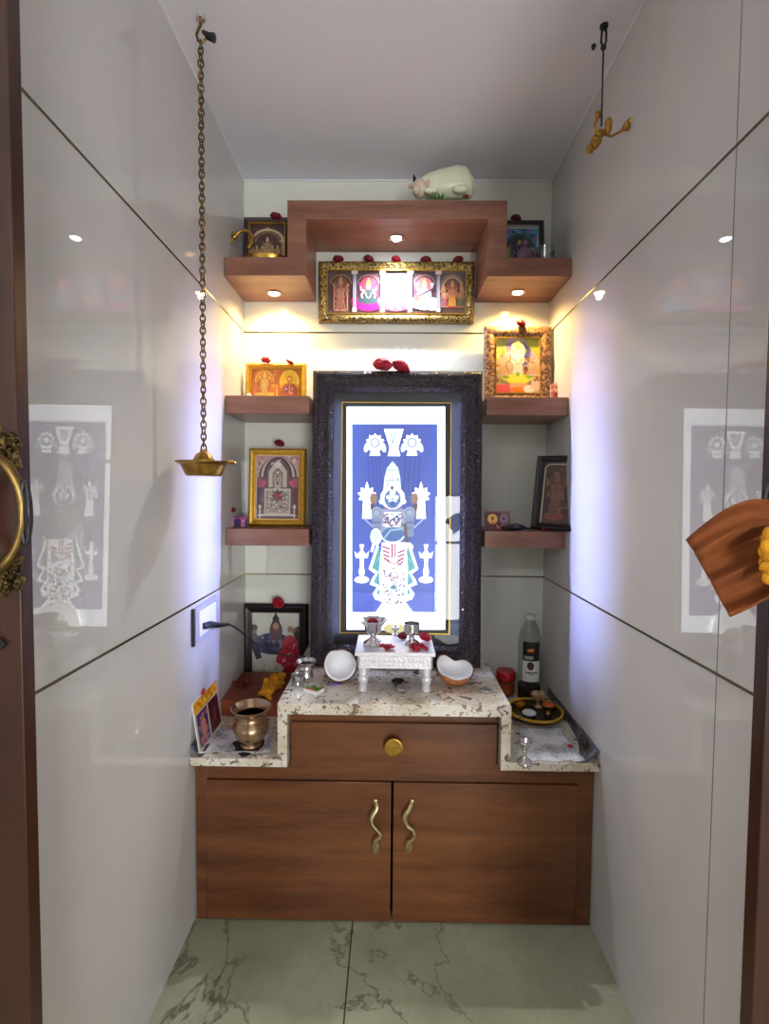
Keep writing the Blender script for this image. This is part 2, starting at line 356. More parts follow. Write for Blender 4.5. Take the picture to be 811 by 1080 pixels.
def seated(a,cx,by,h,skin,robe,trim,crown,halo,lotus):
    if halo: a.ell(cx,by-h*.66,h*.24,h*.26,halo)
    n=7
    for i in range(n):
        t=(i-(n-1)/2)/((n-1)/2); a.ell(cx+t*h*.36,by-h*.16+abs(t)*-h*.05,h*.11,h*.17,tuple(max(0,min(255,int(k*(1-.15*(i%2))))) for k in lotus),t*.6)
    a.ell(cx,by-h*.3,h*.3,h*.1,robe)
    a.poly([(cx-h*.14,by-h*.28),(cx-h*.11,by-h*.58),(cx+h*.11,by-h*.58),(cx+h*.14,by-h*.28)],robe)
    a.ring(cx,by-h*.5,h*.07,h*.02,trim,0,PI,10,h*.14)
    for sx in (-1,1):
        a.line([(cx+sx*h*.1,by-h*.56),(cx+sx*h*.2,by-h*.44),(cx+sx*h*.16,by-h*.36)],h*.045,skin)
        a.line([(cx+sx*h*.1,by-h*.56),(cx+sx*h*.21,by-h*.58),(cx+sx*h*.22,by-h*.68)],h*.04,skin)
        a.ell(cx+sx*h*.22,by-h*.72,h*.045,h*.045,lotus)
    a.ell(cx,by-h*.66,h*.065,h*.075,skin)
    a.poly([(cx-h*.07,by-h*.7),(cx-h*.05,by-h*.8),(cx,by-h*.9),(cx+h*.05,by-h*.8),(cx+h*.07,by-h*.7)],crown)
    a.dots([(cx-h*.025,by-h*.66),(cx+h*.025,by-h*.66)],h*.009,(30,20,20)); a.line([(cx-h*.015,by-h*.63),(cx+h*.015,by-h*.63)],h*.01,(150,40,40))

# ================================================================== SETTING
RX0,RX1,RY0,RY1,RZ=-1.9,2.1,-2.7,.62,2.62
o=MB().box(RX0,RX1,RY0,YB+.1,-.06,0).build('floor',M['floor'],smooth=False); struct(o,'pale marble floor with grey green veins')
MB().box(-.0965,-.0935,.3,1.31,0,.0006).build('trim_1',M['black']); struct(bpy.data.objects['trim_1'],'thin black joint between two marble floor slabs')
o=MB().box(XL-.1,XR+.1,.6,YB+.1,ZC,ZC+.05).build('ceiling',M['ceil'],smooth=False); struct(o)
o=MB().box(XL-.1,XR+.1,YB,YB+.1,0,ZC).build('wall_back',M['tile_lit'],smooth=False); struct(o)
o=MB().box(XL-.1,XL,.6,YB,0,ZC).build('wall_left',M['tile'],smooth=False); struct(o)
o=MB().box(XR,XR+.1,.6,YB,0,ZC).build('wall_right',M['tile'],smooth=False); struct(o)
k=2
for zz in (G1,G2):
    for nm,b in (('l',(XL,XL+.0012,.6,YB,zz-.0025,zz+.0025)),('r',(XR-.0012,XR,.6,YB,zz-.0025,zz+.0025)),('b',(XL,XR,YB-.0012,YB,zz-.0025,zz+.0025))):
        o=MB().box(*b).build('trim_%d'%k,M['groove'],smooth=False); struct(o,'thin brass coloured strip between wall tiles'); k+=1
yj=onx(779,100,XR).y
o=MB().box(XR-.0004,XR,yj-.0008,yj+.0008,0,ZC).build('trim_%d'%k,pm('joint_grey',(120,116,120),.5),smooth=False); struct(o,'hairline upright joint in the tiled wall'); k+=1
# cove at the ceiling edges
o=MB()
o.box(XL,XL+.004,.6,YB,ZC-.005,ZC).box(XR-.004,XR,.6,YB,ZC-.005,ZC).box(XL,XR,YB-.004,YB,ZC-.005,ZC)
o=o.build('trim_%d'%k,M['ceil'],smooth=False); struct(o,'white caulk line where the walls meet the ceiling')
# outer room behind the camera
paint=pm('room_paint',(225,222,215),.7)
def wl(n,*b): o=MB().box(*b).build(n,paint,smooth=False); struct(o); return o
wl('wall_front_left',RX0,XL-.1,.6,.7,0,RZ); wl('wall_front_right',XR+.1,RX1,.6,.7,0,RZ); wl('wall_front_lintel',XL-.1,XR+.1,.6,.7,ZC+.05,RZ)
wl('wall_room_left',RX0-.1,RX0,RY0,.7,0,RZ); wl('wall_room_right',RX1,RX1+.1,RY0,.7,0,RZ)
o=MB().box(RX0,RX1,RY0,.7,RZ,RZ+.05).build('ceiling_room',M['ceil'],smooth=False); struct(o)
WX0,WX1,WZ0,WZ1=.50,1.55,.05,1.62
rw=MB().box(RX0,WX0,RY0-.1,RY0,0,RZ).box(WX1,RX1,RY0-.1,RY0,0,RZ).box(WX0,WX1,RY0-.1,RY0,WZ1,RZ).box(WX0,WX1,RY0-.1,RY0,0,WZ0).build('wall_rear',paint,smooth=False); struct(rw)
wf=MB()
for x in (WX0,(WX0+WX1)/2-.02,WX1-.04): wf.box(x,x+.04,RY0-.06,RY0-.02,WZ0,WZ1)
wf.box(WX0,WX1,RY0-.06,RY0-.02,WZ0,WZ0+.04).box(WX0,WX1,RY0-.06,RY0-.02,WZ1-.04,WZ1).box(WX0,WX1,RY0-.06,RY0-.02,1.0,1.03)
o=wf.build('window_1',M['darkbrown'],smooth=False); struct(o)
def area(name,loc,rot,sx,sy,power,col,spread=PI):
    l=bpy.data.lights.new(name,'AREA'); l.shape='RECTANGLE'; l.size=sx; l.size_y=sy; l.energy=power; l.color=col; l.spread=spread
    o=bpy.data.objects.new(name,l); C.objects.link(o); o.location=loc; o.rotation_euler=rot; return o
def aimed(name,loc,direction,sx,sy,power,col,spread=PI,upv=None):
    o=area(name,loc,(0,0,0),sx,sy,power,col,spread); o.rotation_euler=Vector(direction).to_track_quat('-Z','Y').to_euler(); return o
# daylight through the window of the outer room: the sky outside
wd=bpy.data.worlds.new('sky'); bpy.context.scene.world=wd; wd.use_nodes=True
bg=wd.node_tree.nodes['Background']; bg.inputs[0].default_value=(.95,.95,.93,1); bg.inputs[1].default_value=19
pl=bpy.data.lights.new('window_portal','AREA'); pl.shape='RECTANGLE'; pl.size=WX1-WX0; pl.size_y=WZ1-WZ0; pl.cycles.is_portal=True
po=bpy.data.objects.new('window_portal',pl); C.objects.link(po); po.location=((WX0+WX1)/2,RY0-.08,(WZ0+WZ1)/2); po.rotation_euler=Vector((0,1,0)).to_track_quat('-Z','Y').to_euler()
# added fill light on the unseen room ceiling, to brighten walls and niche ceiling
FILL_LAMP=(-1.0,-1.7,RZ-.03)
lp=MB().box(-.35,.35,-.35,.35,0,.025).build('fill_lamp_panel',pm('fill_lamp_housing',(235,235,235),.5),bevel=.004); lp.location=(FILL_LAMP[0],FILL_LAMP[1],RZ-.025)
tag(lp,'added flat square fill lamp on the unseen room ceiling','lamp')
area('added_fill_light',(FILL_LAMP[0],FILL_LAMP[1],RZ-.032),(0,0,0),.6,.6,24,(.93,.93,1.0))

# ================================================================== SHELVES
YS=1.56
def P(px,py,Y=YS): q=at(px,py,Y); return (q.x,q.z)
zt=(P(303,212.4)[1]+P(533,210)[1])/2; ztu=(P(323,231.3)[1]+P(514.5,230)[1])/2
zs=(P(250,272)[1]+P(590,270.6)[1])/2; zsu=(P(250,292)[1]+P(590,289.8)[1])/2
xa=P(303,240)[0]; xb=P(322.7,260)[0]; xc=P(514.5,260)[0]; xd=P(534.7,240)[0]
poly=[(XL+.002,zsu),(XL+.002,zs),(xa,zs),(xa,zt),(xd,zt),(xd,zs),(XR-.002,zs),(XR-.002,zsu),(xc,zsu),(xc,ztu),(xb,ztu),(xb,zsu)]
o=MB().prism(poly,YS,YB-.001).build('stepped_wall_shelf',M['shelfwood'],bevel=.0012)
tag(o,'wide reddish brown stepped wooden shelf just below the ceiling','shelf')
for (x,z,sx,sz) in ((xa,zt,1,-1),(xd,zt,-1,-1),(xb,zsu,-1,1),(xc,zsu,1,1)): 
    ex=xb-xa; MB().add([(x,YS-.0003,z),(x+sx*ex,YS-.0003,z+sz*ex),(x+sx*ex+.0008,YS-.0003,z+sz*ex),(x+.0008,YS-.0003,z)],[(0,1,2,3)]).build('mitre_joint',M['darkin'],o,smooth=False)
def shelf(x0,x1,zt_,zb_,label):
    o=MB().box(x0,x1,YS,YB-.001,zb_,zt_).build('wall_shelf',M['shelfwood'],bevel=.0012); tag(o,label,'shelf','short wooden wall shelves beside the big picture'); return o
xl1=P(326,428)[0]; xr0=P(513.5,428)[0]
zm=(P(280,418)[1]+P(556,418)[1])/2; zmu=zm-.057
zl=(P(280,559)[1]+P(556,559.5)[1])/2; zlu=zl-.054
shelf(XL+.002,xl1,zm,zmu,'short wooden shelf under the bright gold framed picture of two idols')
shelf(xr0,XR-.002,zm,zmu,'short wooden shelf under the colourful picture in a broad brown frame')
shelf(XL+.002,xl1,zl,zlu,'short wooden shelf under the upright gold framed temple idol picture')
shelf(xr0,XR-.002,zl,zlu,'short wooden shelf carrying the dark frame that leans on the wall')
# spotlights in the stepped shelf
def spot(px,py,zu,label,col,power,lens,ecol,name):
    c=onz(px,py,zu); e=empty(name,(c.x,c.y,zu)); tag(e,label,'light','spotlights recessed under the stepped shelf')
    MB().lathe([(.0,0.0),(.021,0.0),(.024,-.0015),(.025,-.003),(.0225,-.0045),(.0175,-.002),(.0,-.002)],n=28).build('trim_ring',M['chrome'],e)
    MB().lathe([(0,-.0025),(.0165,-.0025),(.013,-.0055),(0,-.007)],n=24).build('lens',emis('lens_'+name+str(px),ecol,lens),e)
    l=bpy.data.lights.new('spotlight_light','SPOT'); l.energy=power; l.color=col; l.spot_size=math.radians(156 if col==WARM else 132); l.spot_blend=1; l.shadow_soft_size=.009
    lo=bpy.data.objects.new('spotlight_light',l); C.objects.link(lo); lo.location=(c.x,c.y,zu-.014); return e
WARM=(1,.68,.25)
spot(289,309,zsu,'warm glowing spotlight under the shelf end above the gold picture',WARM,14,60,(255,200,120),'recessed_spotlight')
spot(546,308,zsu,'warm glowing spotlight under the shelf end above the brown framed picture',WARM,14,60,(255,200,120),'recessed_spotlight')
spot(418,251,ztu,'cool white spotlight under the raised middle of the stepped shelf',(.88,.92,1),32,60,(225,232,255),'recessed_spotlight')

# ================================================================== CABINET + COUNTER
YCF=1.262; YK=1.297
zlow=(at(248,799.5,YCF).z+at(585,806,YCF).z)/2; zhi=(at(300,741.5,YCF).z+at(530,745.5,YCF).z)/2
TH=.024
xh0=at(292.5,745,YCF).x; xh1=at(539.5,748,YCF).x
zhu=zhi-.030
zlu2=zlow-.022
xw0=xh0+.026; xw1=xh1-.026
poly=[(XL+.001,zlu2),(XL+.001,zlow),(xh0,zlow),(xh0,zhi),(xh1,zhi),(xh1,zlow),(XR-.001,zlow),(XR-.001,zlu2),(xw1,zlu2),(xw1,zhu),(xw0,zhu),(xw0,zlu2)]
ct=MB().prism(poly,YCF,YB-.001).build('granite_countertop',M['granite'],bevel=.0015); tag(ct,'cream speckled granite countertop with a raised middle block','countertop')
cab=empty('altar_cabinet',(0,YK,0)); tag(cab,'brown wooden altar cabinet with two doors and one drawer','cabinet')
def loc(o,par):   # keep world coords while parenting
    o.matrix_parent_inverse=par.matrix_world.inverted() if par.matrix_world!=Matrix.Identity(4) else Matrix.Translation(-par.location); return o
def child(mb,name,mat,par,**k):
    o=mb.build(name,mat,None,**k); o.parent=par; o.matrix_parent_inverse=(par_world(par)).inverted(); return o
def par_world(p):
    m=Matrix.LocRotScale(p.location,p.rotation_euler,p.scale)
    return (par_world(p.parent)@p.matrix_parent_inverse@m) if p.parent else m
xk0=XL+.004; xk1=XR-.004
dx0=at(219,890,YK).x; dxc=(at(412.5,890,YK).x+at(414,890,YK).x)/2; dx1=at(608,890,YK).x; dz1=(at(300,823.5,YK).z+at(520,825,YK).z)/2; ztop=zlu2-.0005
body=MB()
body.box(xk0,dx0-.0015,YK,YB-.005,0,ztop).box(dx1+.0015,xk1,YK,YB-.005,0,ztop)
body.box(dx0-.0015,dx1+.0015,YK,YK+.02,dz1+.0015,ztop).box(dx0-.0015,dx1+.0015,YB-.03,YB-.005,0,ztop)
body.box(dx0-.0015,dx1+.0015,YK+.02,YB-.03,0,.012)
body.box(xk0,xk0+.012,YK-.004,YK,ztop-.032,ztop)
body.box(xk1-.012,xk1,YK-.004,YK,ztop-.032,ztop)
child(body,'body',M['wood'],cab,bevel=.0012)
dt=MB().box(xw0+.001,xw1-.001,YK+.001,YK+.3,ztop+.002,zhu-.0008)
child(dt,'drawer_case',M['wood'],cab,bevel=.001)
dza=(at(350,806.5,YK).z+at(480,807.5,YK).z)/2; dzb=(at(350,760,YK).z+at(480,762,YK).z)/2
dr=child(MB().box(xw0+.006,xw1-.006,YK-.012,YK+.0008,dza,dzb),'drawer',M['wood'],cab,bevel=.0015)
kn=at(415,788,YK-.03)
kb=MB().lathe([(0,0),(.009,0),(.008,.012),(.020,.014),(.0245,.017),(.0255,.020),(.0245,.023),(.0215,.0235),(.021,.0215),(0,.0215)],n=36,X=TRS((kn.x,YK-.012,kn.z),(PI/2,0,0)))
kb.box(-.021,.021,-.001,.001,.0212,.0235,X=TRS((kn.x,YK-.012,kn.z),(PI/2,0,0))); kb.box(-.001,.001,-.021,.021,.0212,.0235,X=TRS((kn.x,YK-.012,kn.z),(PI/2,0,0)))
child(kb,'knob',M['brass'],dr)['label']='round brass knob with a cross on its face'
for i,(a,b) in enumerate(((dx0,dxc-.003),(dxc+.003,dx1))):
    d=child(MB().box(a,b,YK-.006,YK+.014,.006,dz1),'door',M['wood'],cab,bevel=.0015)
    # wavy leaf handle
    pts=[((396,848),(397,853),(392,861),(393,868),(400,876),(401,881),(396,886),(395,892),(396,897)),((435,848),(432,854),(427,861),(430,869),(436,874),(437,881),(432,887),(430,893),(431,896))][i]
    pp=[]; N=len(pts)
    for j,(x,y) in enumerate(pts):
        yy=YK-.012-(.016*math.sin(PI*j/(N-1))) ; q=at(x,y,YK-.02); pp.append(Vector((q.x,yy,q.z)))
    # smooth
    sm=[]
    for j in range(N-1):
        p0=pp[max(j-1,0)];p1=pp[j];p2=pp[j+1];p3=pp[min(j+2,N-1)]
        for t in [k/5 for k in range(5)]:
            sm.append(.5*((2*p1)+(-p0+p2)*t+(2*p0-5*p1+4*p2-p3)*t*t+(-p0+3*p1-3*p2+p3)*t**3))
    sm.append(pp[-1]); L=len(sm)
    rr=[.0042+.0022*math.sin(PI*min(1,j/L*3)) if j/L<.33 else (.0035+.004*max(0,(j/L-.6)/.4)*(1 if j/L<.95 else .6)) for j in range(L)]
    hb=MB().tube(sm,rr,10,flat=1.3)
    hb.blob((pp[0].x,YK-.009,pp[0].z),(.007,.005,.008)).blob((pp[-1].x,YK-.012,pp[-1].z+.004),(.0105,.007,.018),n=14,k=8)
    child(hb,'handle',M['palebrass'],d)['label']='wavy leaf shaped brass pull'

# ================================================================== PICTURE FRAMES
def moulding(mb,w,h,prof,m=0):
    rects=[]
    for (d,y) in prof: rects.append([(-w/2+d,y,d),(w/2-d,y,d),(w/2-d,y,h-d),(-w/2+d,y,h-d)])
    for i in range(4):
        j=(i+1)%4; vs=[];fs=[]
        for r in rects: vs+= [r[i],r[j]]
        for k in range(len(rects)-1): fs.append((2*k,2*k+1,2*k+3,2*k+2))
        mb.add(vs,fs,m)
    return mb
def perim(w,h,d,step):
    out=[]
    nx=max(2,round((w-2*d)/step)); nz=max(2,round((h-2*d)/step))
    for i in range(nx): x=-w/2+d+(w-2*d)*(i+.5)/nx; out+=[(x,d,0),(x,h-d,0)]
    for i in range(nz): z=d+(h-2*d)*(i+.5)/nz; out+=[(-w/2+d,z,1),(w/2-d,z,1)]
    return out
def frame(name,label,w,h,fw,depth,mat,inner_mat,artfn,loc,rot,artmat=None,carve=None,beads=None,innerlip=.003,glass=True,group='framed pictures of the altar',cat='picture'):
    e=empty(name,loc,rot); tag(e,label,cat,group)
    mb=moulding(MB(),w,h,[(.0,depth),(0,.002),(fw*.12,-.003),(fw*.35,-.006),(fw*.62,-.004),(fw*.8,.000),(fw*.97,.001)])
    mb.build('frame',mat,e)
    mb=moulding(MB(),w,h,[(fw*.96,.0015),(fw*.97,-.0015),(fw*.97+innerlip,-.0015),(fw*.97+innerlip,.005)])
    mb.build('inner_lip',inner_mat,e)
    if carve:
        cb=MB(); rd=random.Random(3)
        for (x,z,o_) in perim(w,h,fw*.42,fw*.75):
            a=rd.choice((-.7,.7)); cb.blob((x,-.005,z),(fw*.36,.004,fw*.14),rot=(0,a+(PI/2 if o_ else 0),0),n=8,k=4); cb.blob((x+(0 if o_ else fw*.3),-.005,z+(fw*.3 if o_ else 0)),(fw*.12,.0035,fw*.12),n=6,k=4)
        cb.build('carving',carve,e)
    ib=fw*.97
    MB().box(-w/2+.002,w/2-.002,.008,depth,.002,h-.002).build('backing',M['darkbrown'],e,smooth=False)
    a=Art(lambda u,v:(-w/2+ib+u*(w-2*ib), ib+(1-v)*(h-2*ib)))
    artfn(a,(w-2*ib)/(h-2*ib)); a.build('print',e,artmat or M['art'],(0,.0075,0))
    if glass: MB().add([(-w/2+ib,.002,ib),(w/2-ib,.002,ib),(w/2-ib,.002,h-ib),(-w/2+ib,.002,h-ib)],[(0,1,2,3)]).build('glass',M['glass'],e,smooth=False)
    return e
# art functions: u,v in 0..1, v down ; asp = width/height -> helper rescale so shapes keep aspect
def A2(a,asp):
    b=Art(None); b.mp=lambda x,y:a.mp(x/asp,y); b.v=a.v;b.f=a.f;b.c=a.c;b.k=a.k
    return b
def sub(a,b): a.k=b.k
def art_shrine_brown(a,asp):
    b=A2(a,asp); b.rect(0,0,asp,1,(62,42,38)); b.rect(.03,.03,asp-.03,.97,(74,50,44)); c=asp/2; tan=(206,182,140); b.mp=lambda x,y:a.mp(((x-c)*.86+c)/asp,.04+y*.66)
    b.ring(c,.5,.36,.07,tan,PI,2*PI,24,.38); b.ring(c,.5,.27,.03,(150,120,80),PI,2*PI,20,.3)
    b.poly([(c-.09,.14),(c,.04),(c+.09,.14)],tan)
    for x in (-.36,.36): b.rect(c+x-.045,.46,c+x+.045,.95,(176,146,104)); b.rect(c+x-.07,.42,c+x+.07,.5,tan)
    for i in range(5): standing(b,c-.24+.12*i,.93,.34 if i!=2 else .6,(176,140,96),(196,168,120),(96,62,44),tan)
    b.rect(c-.42,.92,c+.42,.97,tan); b.speck(.05,.1,asp-.05,.95,40,[(120,86,62),(96,66,52)],.008,.018)
def art_blue(a,asp):
    b=A2(a,asp); b.rect(0,0,asp,1,(216,214,196)); b.rect(.03,.04,asp-.03,.97,(44,128,176)); b.speck(.05,.06,asp-.05,.7,60,[(90,120,190),(60,170,210),(120,110,180),(30,90,120)],.03,.07,4)
    c=asp/2; b.ell(c,.5,.3,.36,(34,84,84)); b.ell(c,.42,.2,.22,(30,60,58)); b.poly([(c-.3,.97),(c-.34,.5),(c-.2,.4),(c-.16,.97)],(176,180,96)); b.poly([(c+.3,.97),(c+.34,.5),(c+.2,.4),(c+.16,.97)],(150,160,90))
    seated(b,c,.98,.8,(120,104,150),(80,40,60),(220,200,120),(200,170,80),None,(150,50,60))
def art_pan(a,asp):
    b=A2(a,asp); b.rect(0,0,asp,1,(70,52,58)); pw=asp/5
    cols=[(88,46,34),(86,48,66),(96,104,150),(92,60,80),(104,76,68)]
    for i in range(5):
        x0=i*pw; c=x0+pw/2; b.rect(x0,0,x0+pw,1,(82,66,72)); b.arch(x0+pw*.1,x0+pw*.9,.05,.96,cols[i]); b.ring(c,.3,pw*.38,.018,(170,140,100),PI,2*PI,16,.2)
        b.rect(x0,.9,x0+pw,1,(110,74,66))
    standing(b,pw*.5,.92,.8,(176,112,84),(150,84,64),(206,146,112),(196,140,100),(120,70,52)); b.speck(pw*.2,.2,pw*.8,.9,46,[(190,130,96),(120,66,50)],.01,.02,5)
    for x in (.26,.74): b.line([(pw*x,.3),(pw*x,.9)],.03,(190,130,100))
    seated(b,pw*1.5,.93,.84,(230,190,176),(60,80,84),(230,210,150),(220,180,80),(216,70,90),(236,30,140))
    seated(b,pw*2.5,.93,.88,(246,240,226),(220,190,120),(230,120,160),(230,200,110),(190,200,240),(220,110,170)); b.line([(pw*2.5,.38),(pw*2.47,.5),(pw*2.52,.6)],.06,(240,232,220)); b.ell(pw*2.4,.36,.05,.08,(240,226,214)); b.ell(pw*2.6,.36,.05,.08,(240,226,214))
    seated(b,pw*3.5,.9,.8,(232,200,186),(216,224,240),(190,190,220),(220,190,100),(216,96,96),(190,206,232)); b.line([(pw*3.2,.62),(pw*3.85,.4)],.035,(66,46,80)); b.ell(pw*3.24,.62,.07,.08,(180,90,80)); b.ell(pw*3.8,.78,.22,.13,(206,218,236))
    b.ring(pw*4.5,.5,pw*.38,.05,(196,150,120),PI,2*PI,18,.34)
    standing(b,pw*4.5,.84,.62,(196,130,90),(226,170,60),(200,60,50),(220,170,80),(150,80,74)); standing(b,pw*4.22,.84,.5,(206,150,110),(150,80,90),(210,120,90),(200,150,80)); standing(b,pw*4.8,.84,.5,(190,140,100),(30,90,70),(200,120,60),(200,150,80))
    for i in range(1,5):
        b.rect(i*pw-.035,.05,i*pw+.035,.92,(176,164,176)); b.rect(i*pw-.07,0,i*pw+.07,.1,(220,208,196)); b.rect(i*pw-.05,.86,i*pw+.05,.95,(200,190,190))
        b.line([(i*pw-.012,.1),(i*pw-.012,.86)],.012,(120,104,120))
def art_gold(a,asp):
    b=A2(a,asp); b.rect(0,0,asp,1,(214,120,50)); b.speck(0,0,asp,1,50,[(226,140,60),(196,100,44),(230,160,80)],.03,.08,7)
    c=asp*.27
    for r,w_ in ((.3,.05),(.22,.03)): b.ring(c,.42,r,w_,(236,190,80),PI,2*PI,16,.36)
    standing(b,c,.88,.82,(240,200,90),(236,186,70),(250,220,130),(244,210,100),(226,150,60)); b.poly([(c-.34,.95),(c-.3,.78),(c+.3,.78),(c+.34,.95)],(244,206,90))
    c=asp*.77; b.ell(c,.42,.34,.4,(226,170,40)); b.ring(c,.4,.28,.06,(250,220,90),PI*.9,2.1*PI,20,.34); b.poly([(c-.26,.5),(c-.2,.2),(c,.08),(c+.2,.2),(c+.26,.5)],(240,196,60)); b.ell(c,.33,.1,.12,(206,130,40)); b.star(c,.33,.07,(250,226,120))
    b.ell(c,.72,.27,.27,(176,96,60)); b.ell(c-.05,.66,.1,.12,(120,80,110)); b.ell(c+.06,.8,.07,.05,(226,140,120)); b.dots([(c-.1,.66),(c+.1,.66)],.025,(250,240,230)); b.line([(c,.56),(c,.78)],.03,(230,170,90))
    b.line([(asp*.52,.9),(asp*.52,.66)],.04,(244,206,90)); b.line([(asp*.6,.9),(asp*.6,.72)],.03,(170,110,40))
def art_garden(a,asp):
    b=A2(a,asp); b.rect(0,0,asp,1,(232,200,140)); b.rect(0,0,asp,.5,(206,196,236)); b.poly([(asp*.65,0),(asp,0),(asp,.45),(asp*.9,.3),(asp*.75,.2)],(196,200,60)); b.poly([(0,0),(.2,0),(.26,.2),(.1,.4),(0,.4)],(206,216,120)); b.poly([(asp*.6,.05),(asp*.8,.2),(asp*.75,.45),(asp*.6,.3)],(150,130,206)); b.poly([(.2,.1),(.36,.05),(.34,.2),(.2,.26)],(176,150,220))
    b.speck(0,.35,asp,1,90,[(236,214,160),(226,150,90),(200,120,70),(246,230,200),(190,200,90),(150,90,60)],.02,.05,9)
    c=asp/2; b.ell(c,.16,.11,.12,(246,226,90))
    for x,h in ((.14,.5),(.8-.04,.46),(.27,.36),(.64,.36)): standing(b,x*asp/.82,.68,h,(240,206,170),(226,170,90),(246,226,200),(230,190,90))
    standing(b,c,.72,.66,(250,244,240),(250,246,240),(236,200,120),(246,220,110),(244,240,210))
    for i in range(9): b.poly([(c,.9),(c-.3+.075*i-.03,.62+.02*abs(i-4)),(c-.3+.075*i+.03,.62+.02*abs(i-4))],[(226,214,40),(120,180,50),(240,230,70)][i%3])
    b.ell(c,.76,.2,.07,(244,226,70)); b.ell(c,.86,.22,.05,(236,170,120)); b.rect(.02,.84,.26,.99,(226,90,84)); b.ell(c+.05,.93,.2,.05,(230,130,40)); b.ell(asp*.75,.92,.1,.07,(250,236,226)); b.ell(asp*.93,.86,.12,.08,(240,200,170))
    b.rect(0,0,asp,.015,(246,190,110)); b.rect(0,0,.012,1,(250,236,180)); b.rect(asp-.02,0,asp,1,(246,190,120))
def art_temple(a,asp):
    b=A2(a,asp); b.rect(0,0,asp,1,(236,222,214)); b.rect(.02,.02,asp-.02,.98,(112,88,96)); c=asp/2
    b.poly([(.02,.02),(asp-.02,.02),(asp-.02,.22),(c+.1,.04),(c-.1,.04),(.02,.22)],(196,150,156)); b.speck(.04,.03,asp-.04,.16,30,[(226,196,196),(150,96,110)],.012,.022,3)
    for r,col in ((.31,(196,176,166)),(.27,(92,72,76)),(.24,(206,190,180)),(.2,(84,60,64))): b.ring(c,.32,r,.035,col,PI*.98,2.02*PI,24,.27)
    for i in range(9):
        a0=-.5+i*.12; 
        for sx in (-1,1): b.line([(c+sx*.17,.42),(c+sx*.31,.36+i*.028)],.009,(214,96,120))
    b.rect(.03,.5,.1,.97,(74,52,72)); b.rect(asp-.1,.5,asp-.03,.97,(110,60,76))
    b.poly([(c-.14,.5),(c-.14,.26),(c-.06,.14),(c,.08),(c+.06,.14),(c+.14,.26),(c+.14,.5)],(206,192,178)); b.poly([(c-.08,.5),(c-.08,.28),(c,.18),(c+.08,.28),(c+.08,.5)],(150,132,124))
    b.ell(c,.15,.05,.05,(226,214,206))
    standing(b,c,.54,.34,(186,172,160),(206,194,184),(120,96,90),(226,216,206))
    b.rect(c-.2,.52,c+.2,.92,(214,202,192)); b.rect(c-.18,.55,c+.18,.89,(176,160,152)); b.star(c,.63,.12,(90,72,84),8,.5); b.speck(c-.17,.56,c+.17,.88,46,[(226,214,206),(110,92,96),(150,130,130)],.01,.02,12)
    b.poly([(c-.06,.6),(c+.06,.6),(c,.7)],(176,60,60)); b.dots([(c,.24),(c,.33),(c,.44),(c,.05)],.018,(96,14,24))
    for x in (.08,asp-.08): b.line([(x,.97),(x,.76)],.02,(226,214,196)); b.ell(x,.8,.03,.015,(226,214,196)); b.ell(x,.93,.035,.015,(226,214,196))
    b.rect(c-.26,.91,c+.26,.94,(226,216,206)); b.ell(c-.08,.9,.03,.02,(240,210,150))
def art_dark(a,asp):
    b=A2(a,asp); b.rect(0,0,asp,1,(34,30,40)); b.rect(.04,.03,asp*.8,.97,(74,44,38)); b.line([(.05,.97),(.05,.1),(.1,.04),(asp*.7,.04),(asp*.78,.1),(asp*.78,.3)],.02,(196,186,160)); c=asp*.42
    standing(b,c,.86,.72,(116,72,54),(104,60,46),(140,96,72),(130,90,60),(92,54,44)); b.speck(.08,.1,asp*.75,.9,40,[(120,72,54),(60,36,34),(140,100,76)],.012,.03,8); b.ell(c,.88,.16,.05,(130,60,44))
def art_bull(a,asp):
    b=A2(a,asp); b.rect(0,0,asp,1,(206,208,200)); c=asp*.5
    b.ell(c-.05,.5,.3,.17,(52,60,92)); b.poly([(c-.4,.4),(c-.28,.42),(c-.22,.72),(c-.3,.75),(c-.36,.6)],(48,50,76)); b.speck(c-.3,.4,c+.1,.6,26,[(86,94,130),(40,44,66),(130,130,150)],.02,.04,2)
    b.ell(c,.3,.1,.16,(96,70,76)); b.poly([(c-.07,.2),(c,.0),(c+.07,.2)],(38,40,50)); b.ell(c,.22,.045,.055,(176,130,110)); b.poly([(c-.06,.12),(c,.02),(c+.06,.12)],(30,30,36))
    b.ell(c-.34,.3,.05,.06,(150,110,96)); b.ell(c-.34,.25,.06,.05,(60,52,48)); b.ell(c-.33,.45,.07,.12,(66,60,92))
    b.ell(c+.3,.3,.05,.06,(150,120,100)); b.rect(c+.28,.3,c+.38,.62,(52,56,50)); b.ell(c+.35,.27,.045,.05,(80,90,84)); b.ell(c+.22,.27,.04,.05,(160,130,110))
    b.ell(c+.22,.52,.12,.16,(196,60,76)); b.ell(c+.22,.76,.22,.22,(196,40,70)); b.poly([(c+.02,.95),(c+.1,.5),(c+.3,.45),(c+.4,.7),(c+.36,.92)],(190,36,66)); b.speck(c+.06,.5,c+.36,.92,30,[(226,90,110),(160,24,50),(236,150,150)],.012,.03,6)
    b.ring(c-.2,.78,.26,.03,(92,92,96),PI*.55,PI*1.1,10,.2); b.ell(c-.08,.88,.2,.1,(222,220,206)); b.rect(c+.12,.95,c+.34,.97,(90,90,96)); b.speck(c-.2,.8,c+.05,.95,8,[(236,234,226),(190,190,180)],.02,.04,3)
    b.line([(0,.0),(asp,.0),(asp,1),(0,1),(0,0)],.02,(226,226,216))
